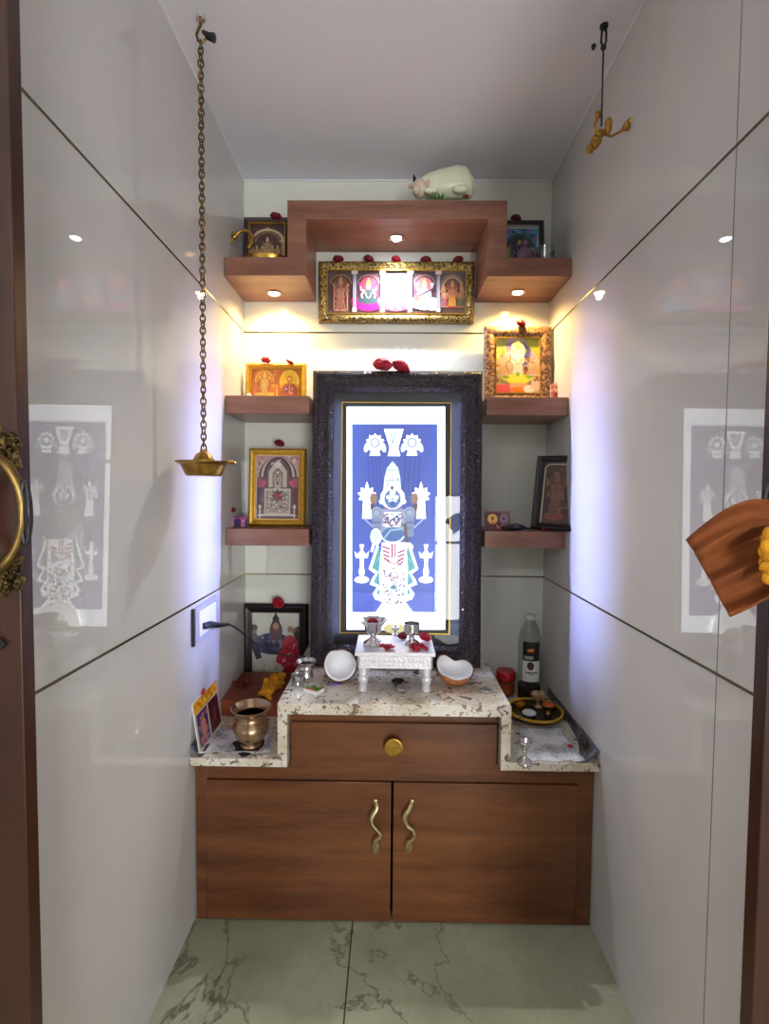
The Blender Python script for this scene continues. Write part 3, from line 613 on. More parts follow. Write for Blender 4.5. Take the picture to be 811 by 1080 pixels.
def frame_px(name,label,px0,px1,pytop,zbase,Y,fw,depth,mat,inner,artfn,lean=.06,**kw):
    pm_=(pytop+10); a=at(px0,pytop,Y); b=at(px1,pytop,Y); w_=b.x-a.x; hh=((a.z+b.z)/2-zbase)/math.cos(lean)
    return frame(name,label,w_,hh,fw,depth,mat,inner,artfn,((a.x+b.x)/2,Y-math.sin(lean)*hh,zbase),(-lean,0,0),**kw)
YW=YB-.026
f1=frame_px('framed_picture','dark brown framed picture of a golden shrine beside the brass swan lamp',257,307,229,zs+.001,1.735,.020,.016,M['darkbrown'],M['gold'],art_shrine_brown,.08)
f2=frame_px('framed_picture','black framed blue print half hidden behind the ceramic pot and glass cup',523,574,232,zs+.001,1.735,.020,.016,M['black'],M['silver'],art_blue,.08)
zpan=at(418,340,1.752).z
f3=frame_px('framed_picture','long panoramic framed picture of five deities hung under the stepped shelf',336,501,275.5,zpan,1.752,.030,.02,M['carvegold'],M['gold'],art_pan,.0,carve=M['carvegold'])
f4=frame_px('framed_picture','shiny gold framed picture of two golden idols standing on the warm lit shelf',259,323,383,zm+.001,1.73,.020,.016,M['goldframe'],M['gold'],art_gold,.06)
f5=frame_px('framed_picture','broad brown carved frame with a bright crowded garden scene of deities',511,582,344,zm+.001,1.715,.040,.018,M['carvebrown'],M['gold'],art_garden,.06)
f6=frame_px('framed_picture','upright gold framed picture of a silver idol under a scalloped arch',263,323,473,zl+.001,1.70,.022,.016,M['goldframe'],M['gold'],art_temple,.07)
zfb=zlow+.001
f8=frame_px('framed_picture','black framed picture of a red robed figure and dark bull behind the wooden box',256,325,637,zfb,1.757,.031,.012,M['black'],M['darkbrown'],art_bull,.0)
# G: dark frame leaning to the side wall
gh=.245; e=frame('framed_picture','narrow dark frame turned sideways and leaning against the tiled wall',.165,gh,.020,.014,M['black'],M['darkbrown'],art_dark,(0,0,0),(0,0,0))
g0=onz(557,560.5,zl+.001); g0=Vector((at(559,557,1.60).x,1.60,zl+.002))
yaw=math.radians(-38); X=Matrix.Translation(Vector((g0.x,g0.y,zl+.006)))@Matrix.Rotation(yaw,4,'Z')@Matrix.Rotation(math.radians(-9),4,'X')@Matrix.Rotation(math.radians(1.0),4,'Y')@Matrix.Translation(Vector((.0825,0,0)))
e.matrix_world=X

# ------------------------------------------------------------------ the big lit picture
YF=1.53; LEAN=.05
bw=at(508,560,1.553).x-at(328.3,560,1.553).x
bx=(at(508,560,1.553).x+at(328.3,560,1.553).x)/2
btop=at(418,391,1.578).z; bh=btop-zhi-.001
big=empty('lit_picture_frame',(bx,YF,zhi+.003),(-LEAN,0,0)); tag(big,'large ornate black framed silver and blue deity picture glowing in the middle','picture')
fw=.064
moulding(MB(),bw,bh,[(0,.03),(0,.004),(.004,-.004),(.012,-.009),(.030,-.009),(.040,-.002),(.046,.000),(.050,-.003),(.054,-.003),(.058,.002),(.064,.006),(.068,.008),(.069,.010)]).build('frame',M['carveblack'],big,angle=60)
cb=MB(); rd=random.Random(11)
for (x,z,o_) in perim(bw,bh,.021,.0135):
    a=rd.choice((-.8,.8))+rd.uniform(-.2,.2); cb.blob((x,-.009,z),(.0095,.005,.0035),rot=(0,a+(PI/2 if o_ else 0),0),n=8,k=5)
    dx=rd.uniform(-.006,.006); cb.blob((x+dx,-.009,z-dx),(.0035,.005,.0035),n=6,k=4)
cb.build('carving',M['carveblack'],big)
bb=MB()
for (x,z,o_) in perim(bw,bh,.052,.0075): bb.blob((x,-.003,z),(.0028,.0028,.0028),n=6,k=4)
bb.build('beading',M['carveblack'],big)
# deep casing behind the frame
cs=MB(); yb=.188
cs.box(-bw/2+.02,-bw/2+.035,.012,yb,.016,bh-.02).box(bw/2-.035,bw/2-.02,.012,yb,.016,bh-.02).box(-bw/2+.035,bw/2-.035,.012,yb,.016,.022).box(-bw/2+.035,bw/2-.035,.012,yb,bh-.035,bh-.02).box(-bw/2+.035,bw/2-.035,.036,yb,.022,bh-.035)
cs.build('casing',M['black'],big,smooth=False)
PXK=(1.55+.03)/F
mat_=MB().box(-bw/2+.035,bw/2-.035,.030,.036,.015,bh-.035).build('mat_board',M['mat'],big,smooth=False)
# mapping photo px -> local plane
BXW=RM  # noqa
bigM=Matrix.LocRotScale(big.location,big.rotation_euler,big.scale); bigI=bigM.inverted()
def onbig(px,py,yl=.029):
    d=bigI.to_3x3()@ray(px,py); p=bigI@CAM; t=(yl-p.y)/d.y; q=p+d*t; return (q.x,q.z)
g=MB()
gl=[onbig(360.7,424),onbig(476,424),onbig(476,669),onbig(360.7,669)]
x0,x1,z1,z0=gl[0][0],gl[1][0],gl[0][1],gl[2][1]; t=.0022
g.box(x0,x1,.026,.0298,z1-t,z1).box(x0,x1,.026,.0298,z0,z0+t).box(x0,x0+t,.026,.0298,z0,z1).box(x1-t,x1,.026,.0298,z0,z1).build('gold_fillet',M['gold'],big,smooth=False)
a=Art(lambda x,y:onbig(x,y,.0285)); dimk=True; W_=(250,250,255); SB=(214,232,246); NV=(84,104,196)
a.rect(365.6,429,469.4,664,W_); a.line([(366,446),(469,446)],.8,(206,200,226)); a.rect(371,447,461.6,646,(150,164,220)); a.rect(372,448,460.6,645,NV)
for x in (388,392,396,400,428,433,438,443): a.line([(x,482),(x+(3 if x<410 else -3),520)],1.6,(66,88,190))
a.rect(372,625,460.6,645,(104,120,214))
def emblem(cx,cy,r):
    a.star(cx,cy,r*1.25,W_,10,.75); a.ell(cx,cy,r*.85,r*.85,(214,220,240)); a.dots([(cx+r*.95*math.cos(t),cy+r*.95*math.sin(t)) for t in [k*.628 for k in range(10)]],.8,(160,170,200)); a.ring(cx,cy,r*.55,1,(150,170,200)); a.star(cx,cy,r*.4,W_,6); a.poly([(cx-r*.5,cy+r*.8),(cx+r*.5,cy+r*.8),(cx+r*.7,cy+r*1.7),(cx-r*.7,cy+r*1.7)],W_)
    a.ell(cx-r*1.1,cy+r*.6,r*.35,r*.7,SB,.3); a.ell(cx+r*1.1,cy+r*.6,r*.35,r*.7,SB,-.3); a.line([(cx-r*.6,cy+r*1.2),(cx+r*.6,cy+r*1.2)],.8,(150,176,190))
emblem(395.5,467,8); emblem(434.5,467,8)
a.poly([(405,452.5),(425.5,452.5),(420,472),(422,481),(409,481),(411,472)],W_); a.poly([(408,455),(422.5,455),(418,468),(413,468)],(222,236,246)); a.line([(412,456),(414,468),(417,456)],.8,(160,186,200)); a.line([(409,472),(422,472)],1,(150,190,200))
def hand(cx,sx):
    a.star(cx,522,10,W_,9,.7); a.ring(cx,522,7,.8,(190,196,220)); a.ring(cx,522,4.4,1,(150,160,200)); a.dots([(cx+6*math.cos(t),522+6*math.sin(t)) for t in [k*.785 for k in range(8)]],.8,(170,176,206)); a.ell(cx,522,2.5,2.5,SB); a.poly([(cx,508),(cx-2,514),(cx+2,514)],W_)
    a.poly([(cx-4,530),(cx+4,530),(cx+5,547),(cx-5,547)],W_); a.line([(cx-3,534),(cx+3,534)],.8,(176,186,206)); a.line([(cx-3,540),(cx+3,540)],.8,(176,186,206))
    a.ell(cx+sx*7,526,4,6,(176,136,122)); a.line([(cx+sx*5,531),(cx+sx*7,543),(cx+sx*13,548)],4,(116,86,90)); a.line([(cx-sx*2,548),(cx+sx*8,557)],1.6,(186,214,246))
hand(387,1); hand(444,-1)
a.ell(416,505,6,5,SB)
a.poly([(404,519),(405.5,504),(408,494),(414,486.5),(420,494),(422,504),(423,519)],(224,238,246)); a.line([(407,496),(421,496)],1,(130,190,196)); a.line([(406,507),(422,507)],.8,(170,206,220)); a.line([(414,487),(414,515)],.7,(180,206,220)); a.line([(404,517),(423,517)],1,(120,150,180)); a.speck(407,498,421,516,18,[(170,206,220),(150,176,206),(206,170,200)],.6,1.1,21)
a.ell(414,525,12.8,12,W_); a.ring(414,525,11.6,1,(170,180,210),n=24,ry=11); a.ell(414,526,9,10,(120,150,214)); a.rect(411,517,417,526,(240,246,255)); a.ring(414,523,5,2.6,W_,0,PI,10,6); a.ell(414,531,3,3,(70,110,190)); a.dots([(409.5,527),(418.5,527)],1,(30,50,110)); a.line([(412,533.5),(416,533.5)],1,(90,90,150)); a.ell(413.5,514.5,1.8,1.8,(120,40,110))
a.dots([(402.5,529),(425.5,529)],3.2,(214,220,236)); a.ring(414,535,9,1.6,(214,140,170),.1,PI-.1,12,5)
a.poly([(396,545),(401,537),(427,537),(432,545),(430,562),(399,562)],(176,184,216)); a.poly([(403,540),(425,540),(422,556),(406,556)],(226,230,244)); a.speck(404,541,425,555,30,[(110,116,160),(226,190,206),(120,150,190)],.7,1.3,14)
for cx in (397.5,432): a.ell(cx,541,6,6.5,(186,196,226)); a.ring(cx,541,4,1,(120,140,176)); a.poly([(cx-5,546),(cx+5,546),(cx+4,566),(cx-4,566)],(150,160,206)); a.line([(cx-4,551),(cx+4,551)],1.2,(90,100,150)); a.line([(cx-4,557),(cx+4,557)],1,(120,130,180))
a.speck(403,541,426,556,34,[(90,90,130),(206,150,180),(176,196,226),(240,240,250)],.8,1.7,4); a.line([(407,546),(410,552),(414,547),(418,552),(421,546)],1.4,(96,84,150)); a.ring(414,540,10,1.4,(180,150,190),0,PI,12,14)
a.ell(415,564,12,8,(90,130,206)); a.ring(414,564,12,1.6,(226,240,250),.2,PI,12,8); a.line([(405,568),(412,559),(424,558)],2,(180,214,246)); a.line([(427,552),(429,574)],3.4,(126,96,104))
a.ell(396.5,566,6,9,(230,238,250)); a.ell(396.5,565,3,5,(190,210,236)); a.line([(394,574),(392,582)],3,(236,240,250)); a.ell(430,577,6,5,(206,226,226))
teal=(106,196,214)
for sx,c0 in ((-1,414),(1,416)):
    z=[(16,572),(20,585),(25,600),(18,605),(22,611),(24,616),(16,619),(21,626),(18,632),(9,634),(11,590)]
    a.poly([(c0+sx*x,y) for x,y in z],W_); z2=[(14.5,576),(18,587),(22,599),(15,603),(19,611),(20,614),(13,618),(17,625),(11,630),(10,592)]
    a.poly([(c0+sx*x,y) for x,y in z2],teal)
    for (x,y) in ((17,592),(15,608),(14,622)): a.line([(c0+sx*(x-5),y-6),(c0+sx*x,y)],1,(170,230,236))
a.poly([(403,572),(428,572),(430,600),(429,634),(401,634),(400,600)],W_)
for i in range(4):
    a.line([(403+i*.5,576+i*4.2),(411,579+i*4.2)],2.2,(214,96,150)); a.line([(427-i*.5,580+i*4.2),(419,583+i*4.2)],2.2,(206,110,160))
a.line([(413.5,573),(413.5,588)],2.4,(206,80,140)); a.line([(416.5,573),(416.5,588)],1.4,(180,90,150)); a.ring(415,586,9,1.6,(214,110,150),.2,PI-.2,12,8)
a.speck(402,592,428,633,40,[(196,200,226),(180,190,220)],1.0,2.0,33); a.star(415.5,607,6.5,(226,160,186),8,.5); a.star(415.5,607,3.5,W_,6); a.speck(405,598,426,632,52,[(206,130,170),(130,190,206),(170,150,200),(230,214,230)],.7,1.6,5); a.ell(415,619,3.4,2.6,(110,170,196)); a.line([(402,632),(429,632)],1.5,(214,210,226))
a.poly([(392,664),(396,646),(404,634),(427,634),(436,646),(440,664)],W_); a.ell(416,650,20,14,(250,248,252)); a.ring(416,652,17,1,(206,206,226),PI,2*PI,16,13); a.ring(416,654,12,.8,(214,200,226),PI,2*PI,14,10); a.speck(403,632,428,636,12,[(110,110,140)],.8,1.3,6); a.line([(408,642),(424,642)],1,(214,196,226)); a.line([(410,648),(410,658)],.8,(226,206,236)); a.line([(416,648),(416,658)],.8,(226,206,236)); a.line([(422,648),(422,658)],.8,(226,206,236)); a.ell(416,662,12,5,(252,240,170))
for cx in (381.7,449):
    a.poly([(cx-2.4,574),(cx+2.4,574),(cx+1,580),(cx+3,583),(cx-3,583),(cx-1,580)],W_); a.poly([(cx-7.5,581),(cx-5,584),(cx-2,583),(cx+2,583),(cx+5,584),(cx+7.5,581),(cx+6,588),(cx-6,588)],W_); a.poly([(cx-2.2,588),(cx+2.2,588),(cx+1.6,596),(cx+3,602),(cx+2,608),(cx-2,608),(cx-3,602),(cx-1.6,596)],W_); a.ell(cx,611,7.6,3.6,W_); a.line([(cx-5,611),(cx+5,611)],.8,(180,190,220))
K2=.28
a.c=[c if min(c[:3])>.88 else tuple(x*(K2 if min(c[:3])<.5 else .5) for x in c[:3])+(1,) for c in a.c]
a.build('picture',big,M['artlit'],(0,.0285,0))
MB().add([(-bw/2+.06,.0105,.06),(bw/2-.06,.0105,.06),(bw/2-.06,.0105,bh-.06),(-bw/2+.06,.0105,bh-.06)],[(0,1,2,3)]).build('glass',M['glassb'],big,smooth=False)
# LED strips inside the reveal
led=emis('led',(206,214,255),14)
chip=None
for sx in (-1,1):
    xx=sx*(bw/2-.0365); so=MB().box(xx-.001,xx+.001,.014,.028,.06,bh-.08).build('led_strip',M['white'],big,smooth=False)
    for i in range(18):
        z=.08+(bh-.18)*i/17
        if chip is None: chip=MB().box(-.0015,.0015,-.002,.002,-.002,.002).build('led_chip',led,so,smooth=False); c_=chip
        else: c_=chip.copy(); C.objects.link(c_); c_.parent=so
        c_.location=(xx-sx*.0015,.021,z)
for sx in (-1,1):
    p=bigM@Vector((sx*(bw/2-.0415),.021,bh/2)); l=area('led_light',p,(0,0,0),.008,bh-.2,4.6,(.40,.44,1),math.radians(62))
    l.rotation_euler=(Matrix.Rotation(-LEAN,4,'X')@Matrix.Rotation(sx*math.radians(98),4,'Z')@Matrix.Rotation(math.radians(90),4,'X')).to_euler()
    # light local -Z must look along (-sx,small,0)
#PART2
# ================================================================== FLOWERS
def rose_mesh(name,mat,seed):
    rd=random.Random(seed); b=MB()
    b.blob((0,0,.45),(.28,.28,.4),n=8,k=5)
    for k,(n,tilt,r,sc) in enumerate(((3,.15,.14,.75),(4,.3,.22,.85),(5,.5,.3,.95),(6,.75,.36,1.0),(7,1.0,.42,1.0))):
        for i in range(n):
            a=2*PI*i/n+k*.7+rd.uniform(-.15,.15); vs=[];fs=[]; G=5
            for u in range(G):
                for v in range(G):
                    s=(u/(G-1)-.5)*2; t=v/(G-1)
                    wdt=.95*math.sin(PI*(.2+.62*t))*sc; x=s*wdt; cup=.28*(s*s)*sc
                    L=t*sc*.95; ang=PI/2-tilt*(.35+.75*t); y=L*math.cos(ang)*1.0+r*.3-cup*.9; z=L*math.sin(ang)+rd.uniform(-.02,.02)+(.1 if k<3 else .02)
                    vs.append((x,y,z))
            for u in range(G-1):
                for v in range(G-1): fs.append((u*G+v,u*G+v+1,(u+1)*G+v+1,(u+1)*G+v))
            b.add(vs,fs,0,Matrix.Rotation(a,4,'Z'))
    o=b.build(name,mat,smooth=True,solid=.03); return o
protos={}
def rose(label,p,r,kind='crimson',rot=(0,0,0),group='red roses laid on the frames',squash=1.0):
    if kind not in protos:
        o=rose_mesh('rose_flower',M[kind],len(protos)+2); protos[kind]=o
    else:
        o=protos[kind].copy(); C.objects.link(o)
    o.location=p; o.scale=(r,r,r*squash); o.rotation_euler=rot; tag(o,label,'flower',group); return o
def rtop(px,py,Y,r,label,kind='crimson',rz=0,tilt=.45,squash=1.0):
    q=at(px,py,Y); r*=1.3; squash*=1.15; rose(label,(q.x,q.y,q.z-r*.45),r,kind,(tilt,0,rz),squash=squash)
rtop(291,229,1.735,.017,'withered dark rose on the shrine picture beside the brass swan lamp','crimson',.4)
rtop(357,273.5,1.755,.016,'dark rose on the panoramic picture, first from the swan lamp side','crimson',.1)
rtop(388,273.5,1.755,.016,'dark rose on the panoramic picture above the pink lotus goddess','crimson',1)
rtop(417,274,1.755,.015,'rose washed pale by the spotlight at the centre of the panoramic picture','petal',2)
rtop(449,274.5,1.755,.016,'dark rose on the panoramic picture above the goddess playing a lute','crimson',3)
rtop(484,274.5,1.755,.016,'dark rose on the panoramic picture, last one toward the blue print','crimson',4)
rtop(543,231,1.735,.016,'dried brown rose on the black framed blue print','dried',2)
rtop(280,380,1.72,.014,'brightly lit rose over the silver throne in the gold framed picture','petal',.5)
rtop(305,381,1.72,.012,'flat lit rose over the dark faced idol in the gold framed picture','petal',1.5,squash=.6)
rtop(294,467.5,1.70,.015,'deep red rose on the upright gold frame with the silver idol','crimson',.8)
rtop(403,385,1.575,.026,'round magenta rose on the big black frame, nearer the gold picture','petal',.3)
rtop(421,385.5,1.575,.025,'flatter magenta rose on the big black frame, nearer the brown frame','petal',1.9,squash=.8)
rtop(548,341,1.715,.015,'dull pink rose on the broad brown carved frame','petal',1.2)
rtop(292.5,634,1.745,.018,'red rose on the black frame behind the wooden box','petal',.6,.9)
q=at(244,539,1.62); 
# ================================================================== SHELF THINGS
# brass swan lamp
sw_=empty('brass_swan_lamp',(0,0,0)); tag(sw_,'long low brass lamp shaped like a swan with raised curled neck','lamp')
Ysw=1.60; base=at(277,270,Ysw); c=Vector((base.x,Ysw,zs+.001)); sw_.location=c
k_=Ysw/F
def L(px,py): q=at(px,py,Ysw); return (q.x-c.x,0,q.z-c.z)
MB().lathe([(.0,0),(.022,0),(.030,.004),(.034,.014),(.036,.017),(.033,.0165),(.028,.008),(0,.005)],n=28,X=TRS((.004,0,.002),(0,0,0),(1.9,.8,1.0))).build('bowl',M['brass'],sw_)
MB().tube([L(262,262),(L(266.5,256)),L(266.5,249),L(263,244.5),L(257,243),L(252,245),L(248.5,249)],[.008,.0068,.0055,.0050,.005,.0055,.006],12).build('neck',M['brass'],sw_)
hd=MB(); x,y,z=L(247,249.5); hd.blob((x,0,z),(.011,.008,.010),n=12,k=8).blob((x-.006,0,z-.012),(.004,.004,.010),rot=(0,.4,0)).blob((x-.004,0,z+.010),(.003,.003,.008)); hd.build('head',M['brass'],sw_)
MB().blob((.055,0,.014),(.028,.014,.008),rot=(0,.15,0),n=14).build('tail',M['oldbrass'],sw_)
# ceramic pot, glass cup, red petals on the other end
q=at(553,262,1.62); pot=MB().lathe([(0,0),(.014,0),(.020,.006),(.024,.018),(.022,.032),(.014,.040),(.012,.044),(.017,.050),(.015,.050),(.010,.043),(0,.03)],n=26).blob((-.016,-.014,.02),(.008,.006,.014)).blob((.017,-.010,.02),(.008,.006,.014)).blob((0,-.004,.056),(.009,.008,.010)).build('ceramic_pot',M['purple']); pot.location=(q.x,1.62,zs+.001); pot.scale=(1.3,1.3,1.3)
tag(pot,'small dark purple ceramic pot before the blue print','pot')
q=at(575,264,1.61); gc=MB().lathe([(0,0),(.016,0),(.019,.004),(.023,.036),(.0218,.036),(.018,.006),(0,.005)],n=26).build('glass_cup',M['smallglass']); gc.location=(q.x,1.61,zs+.001); gc.scale=(1.4,1.4,1.35); tag(gc,'small clear glass cup next to the ceramic pot on the top shelf end','cup')
q=at(541,267,1.60); rose('loose red petals beside the purple ceramic pot',(q.x,1.60,zs+.003),.014,'petal',(0,0,1),'loose flowers')
q=at(583.5,266,1.60); gl2=MB().lathe([(0,0),(.008,0),(.010,.003),(.012,.016),(.0112,.016),(.008,.004),(0,.003)],n=20).build('glass_cup',M['smallglass']); gl2.location=(q.x,1.60,zs+.001); tag(gl2,'tiny glass cup at the very end of the top shelf','cup')
# jade cow
cow=empty('cow_figurine',(0,0,0)); Yc=1.60; q=at(468,210,Yc); cow.location=(q.x,Yc,zt+.001); tag(cow,'pale green jade cow figurine lying on top of the stepped shelf','figurine')
def K(px,py,yy=0): p=at(px,py,Yc); return (p.x-q.x,yy,p.z-(zt+.001))
cb=MB(); 
me_pts=[(K(447,197),.028),(K(456,194),.034),(K(466,194),.040),(K(478,193),.042),(K(489,194.5),.041),(K(496,199),.028)]
rings=[]
pts=[Vector(p) for p,_ in me_pts]
# body as a lathe-like loft flattened at the base
vs=[];fs=[];n=20
ctr=[(440,198,.012),(444,197.5,.026),(452,196,.034),(461,195,.039),(471,193.6,.042),(482,192.5,.0445),(490,193,.043),(495.5,196,.035),(498.5,200,.018)]
for (px,py,r) in ctr:
    x,_,z=K(px,py)
    for i in range(n):
        a=2*PI*i/n; zz=z+r*1.12*math.sin(a); vs.append((x,r*.85*math.cos(a),max(.0005,zz)))
for j in range(len(ctr)-1):
    for i in range(n): fs.append((j*n+i,j*n+(i+1)%n,(j+1)*n+(i+1)%n,(j+1)*n+i))
fs.append(tuple(range(n))); fs.append(tuple((len(ctr)-1)*n+i for i in range(n)))
cb.add(vs,fs); cb.blob(K(484,206,-.034),(.026,.012,.013),n=14).blob(K(454,207,-.03),(.024,.010,.010),n=14)
cb.build('body',M['jade'],cow,angle=70)
hb=MB(); hb.blob(K(442,202,-.016),(.023,.022,.030),n=14,k=8).blob(K(439,207,-.030),(.014,.016,.014),n=12)
hb.build('head',M['cowhead'],cow)
MB().blob(K(434.5,198.5,-.012),(.013,.008,.007),rot=(0,-.2,0)).build('ear',M['pink'],cow)
MB().blob(K(451,198,-.024),(.010,.006,.014),rot=(0,.3,0)).build('ear',M['pink'],cow)
for dx,pp in ((0,(437,191.5)),(1,(446,192.5))):
    MB().lathe([(.006,-.006),(.0045,.004),(.0015,.014),(0,.015)],n=10,X=TRS(K(pp[0],pp[1],-.012),(0,-.2 if dx==0 else .2,0))).build('horn',M['soot'] if dx==0 else M['pink'],cow)
MB().tube([K(498,203),K(500,197),K(499,190),K(496,186)],[.004,.004,.005,.006],8).build('tail',M['jade'],cow)
gb=MB(); rd=random.Random(2)
for i in range(26): p=K(456+rd.uniform(-6,10),210,-.045+rd.uniform(-.01,.0)); gb.tube([(p[0],p[1],.0),(p[0]+rd.uniform(-.006,.006),p[1],.008+rd.random()*.01)],[.0018,.0004],5)
gb.build('grass_base',M['green'],cow)
p=K(489,209,-.05); rb=MB().blob((0,0,.005),(.011,.006,.005)).build('flower_bud',M['dried'],None); rb.location=(q.x+p[0],Yc+p[1],zt+.001); tag(rb,'dark withered bud lying under the cow figurine','flower')
# white shell at lower corner of gold picture
q=at(262.5,416,1.62); o=MB().blob((0,0,.009),(.010,.008,.009)).blob((.008,0,.005),(.007,.006,.005)).build('white_shell',M['white']); o.location=(q.x,1.62,zm+.0005); tag(o,'small white shell at the foot of the gold framed picture of two idols','ornament')
# small printed cards
def art_pinkpair(a,asp):
    b=A2(a,asp); b.rect(0,0,asp,1,(64,28,92)); b.rect(.02,.04,asp-.02,.2,(150,60,130))
    for c in (asp*.25,asp*.77): b.ring(c,.34,.2,.1,(236,110,160),PI,2*PI,12,.3); b.ell(c,.6,.2,.28,(226,110,160)); b.ell(c,.42,.1,.12,(240,190,190)); b.rect(c-.16,.7,c+.16,.97,(236,160,190)); b.rect(c-.05,.5,c+.05,.95,(90,40,110))
    b.rect(asp*.46,.2,asp*.55,1,(40,40,110))
def art_coins(a,asp):
    b=A2(a,asp); b.rect(0,0,asp,1,(96,36,48)); b.rect(asp*.62,.05,asp-.04,.95,(120,96,112)); b.rect(.0,0,asp,.07,(150,100,110)); b.ell(asp*.29,.42,.27,.27,(244,196,110)); b.ell(asp*.29,.38,.08,.1,(150,70,30)); b.ell(asp*.3,.6,.08,.06,(214,120,50)); b.ell(asp*.74,.4,.22,.24,(150,124,146)); b.ell(asp*.74,.4,.07,.07,(40,30,40)); b.poly([(asp*.4,.65),(asp*.6,.9),(asp*.5,.95)],(214,130,120))
def art_pinkcard(a,asp):
    b=A2(a,asp); b.rect(0,0,asp,1,(206,110,100)); b.speck(0,0,asp,1,26,[(236,180,170),(150,50,50),(226,150,60)],.05,.12,2)
def card(name,label,px0,px1,pytop,z,Y,artfn,edge,lean=.15,cat='card',th=.002):
    a0=at(px0,pytop,Y);b0=at(px1,pytop,Y); w_=b0.x-a0.x; h_=(a0.z+b0.z)/2-z
    e=empty(name,((a0.x+b0.x)/2,Y,z),(-lean,0,0)); tag(e,label,cat)
    MB().box(-w_/2,w_/2,0,th,0,h_).build('board',edge,e,smooth=False)
    a=Art(lambda u,v:(-w_/2+u*w_,(1-v)*h_)); artfn(a,w_/h_); a.build('print',e,M['art'],(0,-.0004,0)); return e
card('printed_card','small pink and purple card with two figures on the lower shelf',239,261,545,zl+.001,1.63,art_pinkpair,M['white'])
rose('dark rose resting on the small pink and purple card',tuple(at(244,539.5,1.632)),.016,'crimson',(.4,0,.5))
card('printed_card','small maroon card with a yellow disc against the big frame',512.3,538.5,539,zl+.001,1.60,art_coins,M['darkbrown'])
card('printed_card','tiny pink printed card beside the broad brown frame',581.5,592,404.5,zm+.001,1.66,art_pinkcard,M['white'],th=.004)
# black pouch / folded strap
q0_=at(543,556,1.585); o=MB().blob((0,0,.0085),(.040,.016,.0085),n=20,k=8).tube([(-.035,-.012,.004),(-.01,-.017,.013),(.02,-.012,.016),(.045,-.008,.006)],.0028,8).tube([(-.02,0,.014),(.01,.004,.022),(.032,.006,.016),(.055,.004,.003)],.0022,8).build('black_pouch',M['blackplastic']); o.location=(q0_.x-.004,1.590,zl+.0005); tag(o,'flat dark pouch with a cord in front of the maroon card','pouch')
MB_=MB().blob((0,0,0),(.009,.004,.0025)).build('clasp',M['gold'],o); MB_.location=(0,-.014,.013)
q=at(571,556,1.60); rose('dark red flower at the foot of the narrow leaning frame',(q.x,1.572,zl+.003),.012,'crimson',(0,0,.4),'loose flowers')
# ================================================================== COUNTER THINGS
def lowp(px,py): return onz(px,py,zlow)
def hip(px,py): return onz(px,py,zhi)
# silver stool
sY0=1.338; sx0=at(374,689,sY0).x; sx1=at(459.5,689,sY0).x; sw2=sx1-sx0; scx=(sx0+sx1)/2; stz=at(416,688.5,sY0).z-zhi; sD=.165
stool=empty('silver_stool',(scx,sY0+sD/2,zhi+.0005)); tag(stool,'small square silver stool with embossed sides and turned legs','stool')
MB().box(-sw2/2,sw2/2,-sD/2,sD/2,stz-.012,stz).build('top',M['silverwhite'],stool,bevel=.002)
ap=MB(); hh=.036
ap.box(-sw2/2+.009,sw2/2-.009,-sD/2+.006,-sD/2+.010,stz-.012-hh,stz-.012).box(-sw2/2+.009,sw2/2-.009,sD/2-.010,sD/2-.006,stz-.012-hh,stz-.012).box(-sw2/2+.008,-sw2/2+.012,-sD/2+.006,sD/2-.006,stz-.012-hh,stz-.012).box(sw2/2-.012,sw2/2-.008,-sD/2+.006,sD/2-.006,stz-.012-hh,stz-.012)
# relief
nR=15
for i in range(nR):
    x=-sw2/2+.018+(sw2-.036)*i/(nR-1); zc=stz-.012-hh/2
    ap.blob((x,-sD/2+.006,zc+.006),(.0035,.002,.009),rot=(0,.6 if i%2 else -.6,0),n=8,k=4); ap.blob((x,-sD/2+.006,zc-.008),(.004,.002,.004),n=8,k=4)
ap.build('apron',M['silverwhite'],stool)
lh=stz-.012-hh
for sx in (-1,1):
    for sy in (-1,1):
        o=MB().lathe([(0,0),(.0125,0),(.0135,.004),(.011,.008),(.0125,.012),(.010,.015),(.0115,.022),(.0145,.030),(.0150,.036),(.012,.042),(.009,.044),(.013,.047),(.013,lh+.002)],n=20).build('leg',M['silverwhite'],stool); o.location=(sx*(sw2/2-.024),sy*(sD/2-.017),0)
topz=zhi+.0005+stz
def top(px,py): return onz(px,py,topz)
def goblet(name,label,px,py,prof,mats='silver',wob=None,sc=1):
    p=top(px,py); o=MB().lathe([(r*sc,z*sc) for r,z in prof],n=32,wob=wob).build(name,M[mats]); o.location=(p.x,p.y,topz+.0004); tag(o,label,'cup','silver vessels on the stool'); return o,p
g1,pg1=goblet('silver_goblet','wide lipped silver goblet holding rose petals on the stool',393.5,680,[(0,0),(.023,0),(.025,.004),(.021,.010),(.011,.017),(.0075,.022),(.009,.026),(.013,.030),(.021,.037),(.0235,.050),(.034,.062),(.0365,.066),(.035,.0665),(.0225,.054),(.017,.040),(0,.036)],wob=lambda a,z:1+(.05*math.cos(10*a) if z>.06 or z<.012 else 0),sc=1.13)
g2,pg2=goblet('silver_goblet','plain straight sided silver goblet on the stool',434,678.5,[(0,0),(.020,0),(.021,.003),(.016,.008),(.009,.013),(.007,.020),(.009,.024),(.016,.028),(.0215,.034),(.0222,.056),(.0208,.056),(.020,.036),(0,.030)],sc=1.08)
for i,(dx,dy,dz,r,lb) in enumerate(((-.002,0,.062,.017,'crumpled red petals standing in the wide lipped goblet'),)):
    rose(lb,(pg1.x+dx,pg1.y+dy,topz+dz),r,'petal',(.2,0,.4),'loose flowers')
